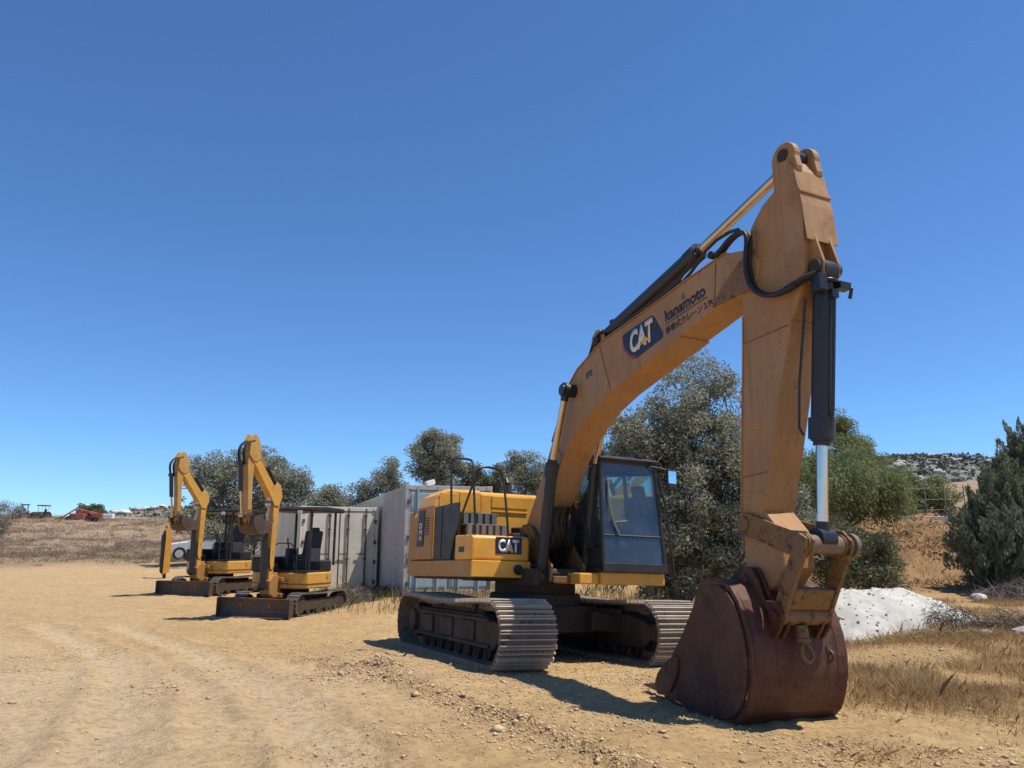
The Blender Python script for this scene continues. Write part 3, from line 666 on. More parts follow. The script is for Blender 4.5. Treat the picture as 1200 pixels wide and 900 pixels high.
    slab([(3.44,yb_-.0105,4.09),(3.66,yb_-.0105,4.115),(3.54,yb_-.0105,4.20)], (0,-1,0), .002, 'badge_triangle', M['decal_yel'], boom)
    text_mesh('kanamoto', M['decal_navy'], 'boom_lettering', boom, (3.99,yb_,4.245), fw, upv, .205, bold=.028, sx=.96)
    ln = MB(); ln.prism([(3.99,4.205),(4.80,4.300),(4.80,4.312),(3.99,4.217)], yb_-.003, yb_); ln.build('boom_lettering_line', M['decal_navy'], boom)
    text_mesh('移動式クレーン 2.9t', M['decal_navy'], 'boom_lettering', boom, (4.0,yb_,4.085), fw, upv, .105, bold=.008, sx=.98)
    text_mesh('3P2', M['decal_navy'], 'boom_mark', boom, (2.02,yb_,3.97), fw, upv, .12, bold=.02, sx=1.1)
    wd = MB()
    for (x0, z0, x1, z1) in ((1.02,3.22,1.34,2.90),(2.42,4.37,2.70,3.65),(4.98,4.68,4.92,4.12)):
        wd.tube([(x0,-.217,z0-.02),(x1,-.217,z1+.02)], .007, 5)
    wd.build_each('weld_seam', M['faded2'], boom)
    # boom hoses along the top
    hb = MB()
    for k, y in enumerate((-.16,-.12,.12,.16)):
        hb.tube([(2.0,y,4.30),(2.20,y,4.56),(2.42,y*1.1,4.60),(2.62,y*1.2,4.52),(3.3,y*1.25,4.55),(4.3,y*1.25,4.68)], .018, 6, 1)
    hb.tube([(4.30,-.18,4.66),(4.55,-.19,4.74),(4.84,-.17,4.95),(5.28,-.15,4.97),(5.34,-.15,4.86)], .02, 6, 1)
    hb.tube([(4.1,-.19,4.68),(4.35,-.21,4.70),(4.60,-.20,4.92)], .016, 6, 1)
    hb.cyl((4.86,-.2,4.80),(4.86,-.1,4.80), .045, 10)
    hb.b6(2.20,2.32,-.2,.2,4.42,4.55)
    hb.build_each('boom_hose', M['hose'], boom, smooth=True)
    br = MB()
    for y in (-.14, .10): br.prism([(1.95,4.22),(2.5,4.38),(2.30,4.66),(2.18,4.68),(2.08,4.6)], y, y+.04)
    br.build_each('cylinder_bracket', M['faded'], boom, bevel=.006)
    # ---- cylinders
    def cylinder(name, base, head, rod_end, r, rr, rodm='oldchrome', ends=True, gw=None):
        b, hd, e = Vector(base), Vector(head), Vector(rod_end); d = (e-b).normalized()
        m = MB(); m.cyl(b+d*.10, hd, r, 24); m.cyl(hd-d*.22, hd-d*.02, r*1.22, 24); m.cyl(hd-d*.02, hd+d*.04, r*.8, 20)
        m.cyl(b+Vector((0,-r*.9,0)), b+Vector((0,r*.9,0)), r*1.15, 20); m.cyl(b+d*.02, b+d*.16, r*.9, 20)
        n = d.cross(Vector((0,1,0))).normalized()
        m.tube([b+d*.2+n*r*1.35, hd-d*.3+n*r*1.35, hd-d*.12+n*r*1.1], .016, 6)
        m.box(b+d*.25+n*r*1.1, (.08,.08,.08)); 
        o = m.build(name, M['cylblack'], P, smooth=True)
        q = MB(); q.cyl(hd, e-d*.06, rr, 20); q.build('rod', M[rodm], o, smooth=True)
        q = MB(); q.cyl(e+Vector((0,-r*.9,0)), e+Vector((0,r*.9,0)), r*1.0, 20); q.cyl(e-d*.16, e-d*.02, rr*1.25, 16); q.build('rod_eye', M['cylblack'], o, smooth=True)
        return o
    cylinder('boom_cylinder', (.93,-.36,1.22), (1.27,-.36,2.84), (1.68,-.36,3.86), .085, .047)
    cylinder('boom_cylinder', (.93,.38,1.22), (1.27,.38,2.84), (1.68,.38,3.86), .085, .047)
    cylinder('stick_cylinder', (2.22,0,4.58), (4.44,0,5.06), (6.03,0,5.44), .095, .055)
    cylinder('bucket_cylinder', (6.29,0,4.10), (6.10,0,2.46), (6.02,0,1.56), .100, .052, 'chrome')
    # ---- stick
    sp = [(5.90,5.10),(5.92,5.30),(5.95,5.40),(6.13,5.36),(6.20,5.22),(6.27,4.80),(6.31,4.36),(6.24,4.12),(6.17,3.95),(6.02,3.66),(5.86,3.20),(5.70,2.62),(5.57,2.18),(5.48,1.86),(5.69,1.64),(5.72,1.30),(5.56,1.13),(5.44,1.08),(5.30,1.12),(5.18,1.34),(5.16,1.85),(5.22,2.6),(5.30,3.4),(5.34,4.00),(5.36,4.40),(5.42,4.66),(5.55,4.86),(5.72,5.02)]
    s = MB(); s.prism([p for p in sp if not (p[0] > 6.30 and p[1] > 3.9)]+[], -.19, .19)
    stick = s.build('stick', M['faded'], P, .012)
    fl = MB()
    fl.strip([(6.20,5.20),(6.27,4.80),(6.305,4.40)], -.205, .205, .012)
    fl.strip([(5.16,1.5),(5.16,1.85),(5.22,2.6),(5.30,3.4),(5.34,3.90)][::-1], -.205, .205, .015)
    fl.strip([(6.02,3.66),(5.86,3.20),(5.70,2.62),(5.57,2.18),(5.47,1.82)], -.202, .202, .014)
    fl.prism([(6.25,4.97),(6.27,4.97),(6.275,4.93),(6.255,4.93)], -.21, .21)
    fl.build('flange', M['faded'], stick, .004)
    lg = MB()
    for y in (-.175, .095):
        lg.prism([(5.88,5.20)]+[(6.045+.165*math.cos(R_(q_)), 5.42+.165*math.sin(R_(q_))) for q_ in range(195,-25,-15)]+[(6.23,5.25),(6.22,5.20)], y, y+.08)
    lg.build_each('stick_lug', M['faded'], stick, bevel=.012)
    lg = MB()
    for y in (-.11, .08):
        lg.prism([(6.20,4.74),(6.24,4.72),(6.40,4.16),(6.39,4.04),(6.30,3.98),(6.12,4.00)], y, y+.03)
    lg.build_each('cylinder_lug', M['faded'], stick, bevel=.005)
    pn = MB(); pn.cyl((6.05,-.19,5.44),(6.05,.19,5.44), .07, 20); pn.cyl((6.31,-.15,4.12),(6.31,.15,4.12), .075, 20); pn.cyl((5.50,-.195,4.33),(5.50,.195,4.33), .06, 24); pn.build_each('stick_pin', M['darkframe'], stick, smooth=True)
    wd = MB(); wd.tube([(5.36,-.192,3.6),(5.98,-.192,3.62)], .006, 5); wd.tube([(5.22,-.192,2.2),(5.56,-.192,2.22)], .006, 5); wd.build_each('weld_seam', M['faded2'], stick)
    text_mesh('25', M['decal_yel'], 'stick_mark', stick, (5.50,-.191,2.66), (0,0,1), (-1,0,0), .085, bold=.01)
    hz = MB()
    for dy, dz in ((0,0),(.05,.012)):
        hz.tube([(5.05,-.25+dy,4.72),(5.30,-.29+dy,4.80+dz),(5.50,-.30+dy,4.80+dz),(5.60,-.30+dy,4.72),(5.555,-.30+dy,4.49),(5.54,-.30+dy,4.33+dz),(5.60,-.30+dy,4.12+dz),(5.76,-.30+dy,3.98+dz),(5.93,-.30+dy,3.93+dz),(6.12,-.30+dy,3.93+dz),(6.26,-.27+dy,3.99),(6.36,-.18+dy,4.03)], .026, 8, 2)
    hz.cyl((6.08,-.30,3.93),(6.2,-.28,3.96), .034, 10); hz.cyl((5.02,-.24,4.72),(5.12,-.26,4.74), .034, 10)
    hz.build_each('stick_hose', M['hose'], stick, smooth=True)
    cl = MB(); cl.box((6.36,-.15,3.93),(.12,.10,.16)); cl.box((6.36,.15,3.95),(.10,.14,.07)); cl.ring((6.30,0,3.98), .105, .02, axis='z'); cl.tube([(6.36,.18,3.96),(6.40,.23,3.93),(6.36,.24,3.84)], .02, 6); cl.tube([(6.16,-.13,3.85),(6.02,-.15,3.0),(5.97,-.14,2.6),(6.0,-.12,2.52)], .014, 6)
    cl.build_each('hose_fitting', M['cylblack'], stick, bevel=.005)
    # ---- linkage
    for s_ in (-1, 1):
        y0, y1 = (s_*.208, s_*.238); y0, y1 = min(y0, y1), max(y0, y1)
        m = MB(); m.prism([(5.13,1.66),(5.14,1.78),(5.22,1.84),(5.34,1.82),(5.85,1.64),(6.06,1.62),(6.14,1.54),(6.12,1.43),(6.02,1.38),(5.80,1.42),(5.45,1.55),(5.22,1.61)] if s_ < 0 else [(5.10,1.63),(5.13,1.80),(5.22,1.86),(5.85,1.68),(6.06,1.64),(6.15,1.55),(6.13,1.42),(6.02,1.37),(5.6,1.5)], y0, y1)
        m.cyl((5.24,y0-.02,1.73),(5.24,y1+.02,1.73), .075, 20); m.cyl((6.02,y0-.02,1.51),(6.02,y1+.02,1.51), .10, 24)
        m.build('idler_link', M['faded2'], P, .008)
        yy = s_*.272
        m = MB(); m.prism([(5.94,1.56),(6.02,1.61),(6.10,1.56),(6.09,1.44),(5.92,1.12),(5.79,.87),(5.72,.80),(5.64,.82),(5.64,.93),(5.78,1.22),(5.93,1.47)], yy-.022, yy+.022)
        m.build('power_link', M['faded2'], P, .012)
    m = MB(); m.prism([(5.82,1.14),(5.90,1.10),(5.80,.92),(5.72,.96)], -.24, .24); m.cyl((5.70,-.29,.87),(5.70,.29,.87), .09, 20); m.build('power_link_web', M['faded2'], P, .012)
    m = MB(); m.cyl((6.02,-.20,1.51),(6.02,.31,1.51), .085, 24); m.cyl((6.02,.31,1.51),(6.02,.36,1.51), .115, 24); m.build('link_pin', M['shoe2'], P, smooth=True)
    hk = MB(); hk.cyl((5.84,-.06,.70),(5.85,-.06,.56), .07, 16); hk.cyl((5.85,-.06,.56),(5.85,-.06,.52), .085, 16); hkk = hk.build('lifting_eye', M['faded2'], P, smooth=True)
    hk = MB(); hk.tube([(5.86,-.06,.53),(5.88,-.11,.48),(5.90,-.14,.40),(5.91,-.10,.33),(5.92,-.05,.31),(5.91,.0,.34),(5.90,.03,.41),(5.88,-.02,.49),(5.86,-.05,.53)], .022, 8, 1); hk.build('hook', M['faded2'], hkk, smooth=True)
    for o_ in [hkk]+list(hkk.children): o_.data.transform(Matrix.Translation((5.84, -.06, .62)) @ Matrix.Scale(.82, 4) @ Matrix.Translation((-5.84, .06, -.62)) @ Matrix.Translation((-.12, 0, .12)))
    # ---- bucket
    sh = [(5.06,1.12),(5.22,1.16),(5.38,1.15),(5.50,1.09),(5.59,.98),(5.66,.84),(5.715,.68),(5.74,.50),(5.73,.34),(5.69,.18),(5.62,.04),(5.51,-.06),(5.37,-.10),(5.2,-.11),(4.9,-.08),(4.62,-.03),(4.42,.03)]
    b = MB(); b.strip(sh[::-1], -.58, .58, -.035)
    bucket = b.build('bucket', M['rust'], P, smooth=True, ang=50)
    for s_ in (-1, 1):
        yy = .585*s_
        m = MB(); m.prism([(5.06,1.10),(5.22,1.14),(5.38,1.13),(5.49,1.07),(5.58,.97),(5.65,.83),(5.70,.68),(5.725,.50),(5.715,.34),(5.675,.18),(5.605,.05),(5.50,-.04),(5.37,-.08),(5.2,-.09),(4.9,-.06),(4.62,-.01),(4.42,.05),(4.45,.20),(4.60,.42),(4.80,.66),(4.98,.92)], yy-.022, yy+.022)
        m.prism([(4.36,.03),(4.30,.10),(4.36,.22),(4.50,.34),(4.66,.42),(4.74,.40),(4.70,.22),(4.58,.06)], yy+s_*.023-.02, yy+s_*.023+.02)   # side cutter
        m.build('bucket_side', M['rust'], bucket, .008)
        for off in (.20,.30):
            pass
    m = MB()
    for y in (-.31, -.225, .19, .275):   # hinge ears
        m.prism([(5.02,1.08),(5.15,1.10),(5.5,1.10),(5.74,.86),(5.72,.68),(5.78,.66),(5.86,.76),(5.89,.88),(5.84,.99),(5.66,1.00),(5.58,1.18),(5.50,1.30),(5.36,1.31),(5.24,1.22)], y, y+.035)
    m.cyl((5.42,-.35,1.18),(5.42,.36,1.18), .06, 20); m.cyl((5.80,-.35,.87),(5.80,.36,.87), .045, 16)
    m.build('bucket_ear', M['rust'], bucket, .006)
    m = MB()
    m.strip([(5.52,1.09),(5.61,.99),(5.68,.85),(5.735,.69),(5.76,.50),(5.75,.34)][::-1], -.54, -.45, -.02); m.strip([(5.52,1.09),(5.61,.99),(5.68,.85),(5.735,.69),(5.76,.50),(5.75,.34)][::-1], .45, .54, -.02)
    m.strip([(5.745,.33),(5.71,.17),(5.64,.02),(5.525,-.08),(5.37,-.122),(5.2,-.132)][::-1], -.578, .578, -.018)
    m.build('wear_strip', M['rust'], bucket, .004)
    m = MB(); m.b6(4.30,4.50,-.60,.60,.01,.045); m.build('bucket_lip', M['rust_edge'], bucket, .006)
    for k in range(5):
        y = -.51+k*.255
        m = MB(); m.prism([(4.50,.095),(4.50,.01),(4.30,.015),(4.00,.05),(3.99,.07),(4.28,.115)], y-.05, y+.05); m.build('tooth', M['rust_edge'], bucket, .012)
    m = MB(); m.ring((5.77,.35,.50), .05, .014, axis='y'); m.box((5.76,.35,.56),(.04,.06,.06)); m.build('lifting_shackle', M['rust_edge'], bucket, smooth=True)
    for o_ in [bucket]+list(bucket.children):
        o_.data.transform(Matrix.Translation((-.10, -.02, 0)))
    return rt
M['grouser'] = metal_paint('worn_lit_grouser_steel', (.44, .36, .27), .5, dust=(.56, .46, .34), dust_amt=.5, spots=(.2, .14, .1), spot_amt=.64, scale=5)  # worn steel, coloured paler so the bars look sunlit against the shoe plates
M['mirror'] = metal_paint('mirror_surface', (.75, .80, .85), .04, metallic=1, bumps=0)
M['shoe2'] = metal_paint('dusty_pin_steel', (.15, .11, .08), .5, dust=(.42, .32, .22), dust_amt=.5, spots=(.08, .05, .035), spot_amt=.6)
EXC = big_excavator()

# ------------------------------------------------------------------ compact excavators
def mini_excavator(loc, yaw, label, pose='up', tilt=(0, 0)):
    rt = empty('mini_excavator', loc, (tilt[0], tilt[1], yaw)); tag(rt, label, 'excavator', 'small canopy excavators parked by the containers'); P = rt
    for s in (-1, 1):
        yc = .70*s
        track_belt(1.10, .265, yc, .30, .10, bars=1, barh=.02, plate=.02, name='track', m=M['rubber'], parent=P, pads=False, sag=.02)
        f = MB(); f.prism([(-.85,.14),(.82,.14),(.92,.26),(.8,.36),(-.8,.36),(-.95,.26)], yc-.09, yc+.09)
        for k in range(4): f.cyl((-.6+k*.38,yc-.12,.12),(-.6+k*.38,yc+.12,.12), .075, 14)
        f.cyl((.83,yc-.1,.265),(.83,yc+.1,.265), .2, 20); f.cyl((-.83,yc-.1,.265),(-.83,yc+.1,.265), .19, 20); f.build('track_frame', M['frame'], P, smooth=True)
    c = MB(); c.b6(-.6,.6,-.58,.58,.28,.46); c.cyl((0,0,.44),(0,0,.60), .38, 28); c.build('car_body', M['darkframe'], P, .01)
    b = MB(); b.strip([(1.50,.02),(1.44,.05),(1.40,.12),(1.38,.22),(1.40,.34),(1.45,.42)], -.95, .95, .025)
    b.b6(1.33,1.40,-.92,.92,.12,.18); b.b6(1.33,1.40,-.92,.92,.30,.36)
    for s in (-1, 1): b.b6(1.34,1.50,s*.95-.01,s*.95+.01,.03,.42)
    b = b.build('blade', M['bladesteel'], P, .006)
    a = MB()
    for s in (-1, 1): a.box((.98,s*.38,.24),(.85,.09,.12),(0,-.08,0))
    a.cyl((.6,0,.42),(1.3,0,.26),.05,12); a.build('blade_arm', M['faded2'], P, .008)
    # upper body
    pr = [(.62,-.72),(.72,-.55),(.72,.55),(.62,.80)]
    for k in range(13): an = R_(100+k*(160/12)); pr.append((.95*math.cos(an)*.92, .88*math.sin(an)))
    u = MB(); u.prism(pr, .60, .96, 'z'); u = u.build('body', M['yellow_mini'], P, .03)
    d = MB(); d.prism([(x*1.012, y*1.012) for x, y in pr], .70, .715, 'z'); d.build('body_trim', M['darkframe'], u)
    pr2 = [(.1,-.70),(.1,.80)]
    for k in range(11): an = R_(108+k*(144/10)); pr2.append((.93*math.cos(an)*.92, .86*math.sin(an)))
    u2 = MB(); u2.prism(pr2, .962, 1.22, 'z'); u2.build('engine_cover', M['black'], P, .03)
    u3 = MB(); u3.b6(-.45,.70,-.72,-.30,.962,1.30); u3.build('side_cover', M['black'], P, .04)
    fl = MB(); fl.b6(.1,.70,-.28,.78,.962,1.0); fl.build('floor_mat', M['black'], P)
    st = MB(); st.box((-.10,.25,1.30),(.46,.48,.12)); st.box((-.34,.25,1.62),(.12,.46,.60),(0,-.18,0)); st.box((-.40,.25,1.93),(.09,.26,.14),(0,-.18,0)); st.build('seat', M['seat'], P, .035)
    ct = MB()
    for y in (-.06, .56): ct.b6(-.15,.25,y-.05,y+.05,1.2,1.5); ct.tube([(.2,y,1.5),(.26,y,1.74)], .02, 6)
    for y in (.15, .35): ct.tube([(.50,y,1.0),(.58,y,1.35)], .016, 6)
    ct.tube([(.66,-.2,1.0),(.68,-.2,1.62),(.68,.5,1.62),(.66,.5,1.0)], .016, 6, 1)
    ct.build('controls', M['seat'], P, .008)
    rp = MB()
    for x, y in ((-.62,-.45),(-.62,.68),(.42,-.45),(.42,.68)):
        rp.tube([(x*1.02,y,1.1 if x < 0 else .96),(x,y,2.36)], .032, 8)
    rp.build_each('canopy_post', M['black'], P, smooth=True)
    rf = MB(); rf.prism([(-.80,2.36),(.62,2.36),(.66,2.40),(.60,2.46),(.0,2.49),(-.74,2.46),(-.84,2.40)], -.60, .84); rf.build('canopy_roof', M['black'], P, .03)
    lp = MB(); lp.box((.63,.5,2.33),(.07,.12,.09)); lp.build('work_lamp', M['lamp'], P, .01)
    hr = MB(); hr.tube([(.66,.76,.98),(.68,.76,1.5),(.60,.76,1.9)], .014, 6); hr.build('grab_rail', M['black'], P, smooth=True)
    # swing bracket
    sb = MB(); sb.prism([(.68,.42),(.92,.40),(1.10,.50),(1.12,.78),(.98,.92),(.80,.90),(.68,.72)], -.14, .14); sb.cyl((.80,0,.36),(.80,0,.96), .09, 16)
    sb.b6(.66,.80,-.24,.24,.40,.50); sb.b6(.66,.80,-.24,.24,.76,.86)
    sb.build('swing_bracket', M['yellow_shaded'], P, .015)
    def limb(pts, w, name, m): q = MB(); q.prism(pts, -w, w); return q.build(name, m, P, .012)
    def cyl2(name, b0, hd, e, r, rr):
        b0, hd, e = Vector(b0), Vector(hd), Vector(e)
        q = MB(); q.cyl(b0, hd, r, 14); q.cyl(b0+Vector((0,-r,0)), b0+Vector((0,r,0)), r*1.1, 12); o = q.build(name, M['cylblack'], P, smooth=True)
        q = MB(); q.cyl(hd, e, rr, 12); q.cyl(e+Vector((0,-r,0)), e+Vector((0,r,0)), r*.9, 12); q.build('rod', M['oldchrome'], o, smooth=True)
    if pose == 'up':
        B0 = (.98,.72); B1 = (.93,2.68); B2 = (1.74,3.74); S1 = (1.93,2.14)
        limb([(.92,.62),(1.06,.62),(1.09,.85),(1.08,2.2),(1.08,2.50),(1.20,2.68),(1.86,3.62),(1.84,3.78),(1.74,3.82),(1.66,3.76),(1.08,3.00),(.90,2.84),(.84,2.60),(.88,2.3),(.93,.9)], .082, 'boom', M['yellow_mini'])
        limb([(1.55,3.98),(1.62,4.08),(1.72,4.08),(1.80,3.98),(1.90,3.70),(1.97,3.35),(1.98,3.0),(1.97,2.10),(1.90,2.05),(1.84,2.12),(1.82,3.0),(1.70,3.55),(1.60,3.72)], .07, 'stick', M['faded_mini'])
        cyl2('boom_cylinder', (1.18,0,.66), (1.22,0,1.85), (1.14,0,2.50), .075, .03)
        cyl2('stick_cylinder', (.86,0,2.92), (1.20,0,3.42), (1.60,0,4.00), .055, .028)
        cyl2('bucket_cylinder', (2.12,0,3.42), (2.16,0,2.75), (2.10,0,2.22), .055, .028)
        hx = [(2.08,3.40),(2.10,3.72),(1.98,3.90),(1.84,3.98),(1.70,4.02)]
        for sy in (-1, 1):
            q = MB(); q.prism([(1.52,3.60),(1.50,3.95),(1.60,4.16),(1.72,4.18),(1.84,4.02),(1.92,3.66),(1.80,3.52),(1.66,3.50)], sy*.085-.012, sy*.085+.012); q.build('boom_head_plate', M['faded_mini'], P, .006)
            q = MB(); q.prism([(.78,2.70),(.82,2.98),(.94,3.06),(1.04,2.96),(1.20,2.62),(1.10,2.48),(.92,2.46)], sy*.092-.01, sy*.092+.01); q.build('boom_bend_plate', M['yellow_mini'], P, .006)
        q = MB(); q.box((1.14,.0,2.62),(.09,.13,.09)); q.build('work_lamp', M['lamp'], P, .01)
        tip, link = (1.92,2.12), (2.10,2.22)
    else:   # boom reaching down with the arm tucked low
        limb([(.90,.62),(1.06,.62),(1.18,1.0),(1.52,1.62),(1.62,1.78),(2.05,1.95),(2.10,2.05),(2.05,2.13),(1.95,2.16),(1.42,2.02),(1.30,1.90),(1.02,1.4),(.86,.9)], .095, 'boom', M['yellow'])
        limb([(1.94,2.28),(2.02,2.36),(2.10,2.34),(2.20,2.10),(2.32,1.60),(2.30,.62),(2.22,.55),(2.14,.62),(2.10,1.5),(1.98,1.98)], .085, 'stick', M['yellow'])
        cyl2('boom_cylinder', (1.16,0,.66), (1.40,0,1.1), (1.55,0,1.60), .06, .03)
        cyl2('stick_cylinder', (1.30,0,2.06), (1.65,0,2.25), (1.98,0,2.32), .055, .028)
        cyl2('bucket_cylinder', (2.38,0,1.85), (2.44,0,1.2), (2.40,0,.66), .055, .028)
        tip, link = (2.22,.60), (2.40,.66)
        hx = [(2.36,1.85),(2.42,2.2),(2.25,2.38),(2.1,2.3)]
    hh = MB()
    for y in (-.08, -.04, .05, .09): hh.tube([(x, y, z) for x, z in hx], .017, 6, 1)
    for y in (-.07, .0, .07): hh.tube([(.72,y,.95),(.84,y,1.2),(1.0,y,.98),(1.12,y*1.3,1.1),(1.16,y*1.4,1.5)], .018, 6, 1)
    hh.build_each('hydraulic_hose', M['hose'], P, smooth=True)
    lk = MB()
    tx, tz = tip; lx, lz = link
    for y in (-.10, .08): lk.prism([(tx-.02,tz+.22),(tx+.05,tz+.24),(lx+.03,lz+.02),(lx-.03,lz-.04)], y, y+.02); lk.prism([(lx-.03,lz+.03),(lx+.05,lz),(lx-.12,lz-.26),(lx-.20,lz-.22)], y-.02, y)
    lk.build('bucket_link', M['faded2'], P, .004)
    tz += .10
    sh = [(tx+.02,tz+.0),(tx+.03,tz-.13),(tx-.03,tz-.27),(tx-.15,tz-.38),(tx-.33,tz-.41),(tx-.50,tz-.34),(tx-.60,tz-.21)]
    bk = MB(); bk.strip(sh[::-1], -.22, .22, .02); bk = bk.build('bucket', M['bladesteel'], P, smooth=True, ang=50)
    for s in (-1, 1):
        q = MB(); q.prism(sh+[(tx-.40,tz-.10),(tx-.16,tz+.0)], s*.22-.008, s*.22+.008); q.build('bucket_side', M['bladesteel'], bk)
    q = MB()
    for y in (-.11, .09): q.prism([(tx-.10,tz-.05),(tx-.02,tz+.08),(tx+.06,tz+.06),(tx+.10,tz-.10),(tx+.05,tz-.22)], y, y+.02)
    q.build('bucket_ear', M['bladesteel'], bk)
    for k in range(4):
        y = -.19+k*.127; q = MB(); q.prism([(tx-.57,tz-.25),(tx-.54,tz-.19),(tx-.71,tz-.08)], y-.025, y+.025); q.build('tooth', M['bladesteel'], bk)
    if pose == 'up':      # lean the upper boom and arm a little further forward
        def lean(o):
            for c_ in o.children:
                if c_.type == 'MESH':
                    for v_ in c_.data.vertices:
                        if v_.co.z > 2.6: k_ = (v_.co.z-2.6)/1.4; v_.co.x += .24*k_; v_.co.z -= .14*k_
                lean(c_)
        lean(rt)
    return rt
M['rubber'] = metal_paint('dusty_rubber_track', (.10, .085, .07), .85, dust=(.34, .27, .19), dust_amt=.6, bumps=.4)
M['bladesteel'] = metal_paint('brown_blade_steel', (.085, .052, .04), .6, dust=(.22, .15, .10), dust_amt=.4, spots=(.04, .022, .018), spot_amt=.6)
M['faded_mini'] = metal_paint('faded_yellow_arm', (.50, .27, .06), .5, dust=(.40, .28, .15), dust_amt=.4, spots=(.12, .06, .03), spot_amt=.66)
def gz(x, y): return float(zbase(np.array([float(x)]), np.array([float(y)]))[0])
m1 = mini_excavator((-5.25, 19.0, gz(-5.25, 19)+.0), -1.90, 'compact yellow excavator with black canopy, raised arm, nearest to the containers', tilt=(-.01, .0))
m2 = copy_tree(m1); m2.location = (-8.75, 23.7, gz(-8.75, 23.7)-.04); m2.rotation_euler = (.0, .0, -1.93)
m2['label'] = 'compact yellow excavator with raised arm, parked behind and left of its twin'
at_ = empty('hydraulic_attachment', (-12.75, 29.0, gz(-12.75, 29.0)), (.03, -.04, .35)); tag(at_, 'narrow upright yellow and black digger attachment standing behind the left blade', 'digger attachment')
q = MB(); q.prism([(-.16,.25),(.0,.06),(.10,.25),(.14,1.45),(.06,1.72),(-.04,1.74),(-.14,1.5)], -.16, .16); q.build('housing', M['black'], at_, .02)
for s in (-1, 1):
    q = MB(); q.prism([(-.05,.15),(.16,.22),(.20,1.4),(.13,1.80),(.06,1.95),(.0,1.92),(.02,1.5)], s*.17-.02, s*.17+.02); q.build('side_plate', M['yellow'], at_, .006)
q = MB(); q.cyl((.02,-.2,1.85),(.02,.2,1.85),.035,12); q.build('pin', M['darkframe'], at_, smooth=True)
q = MB(); q.cyl((0,0,-.1),(0,0,.22),.06,12); q.build('chisel', M['darkframe'], at_, smooth=True)

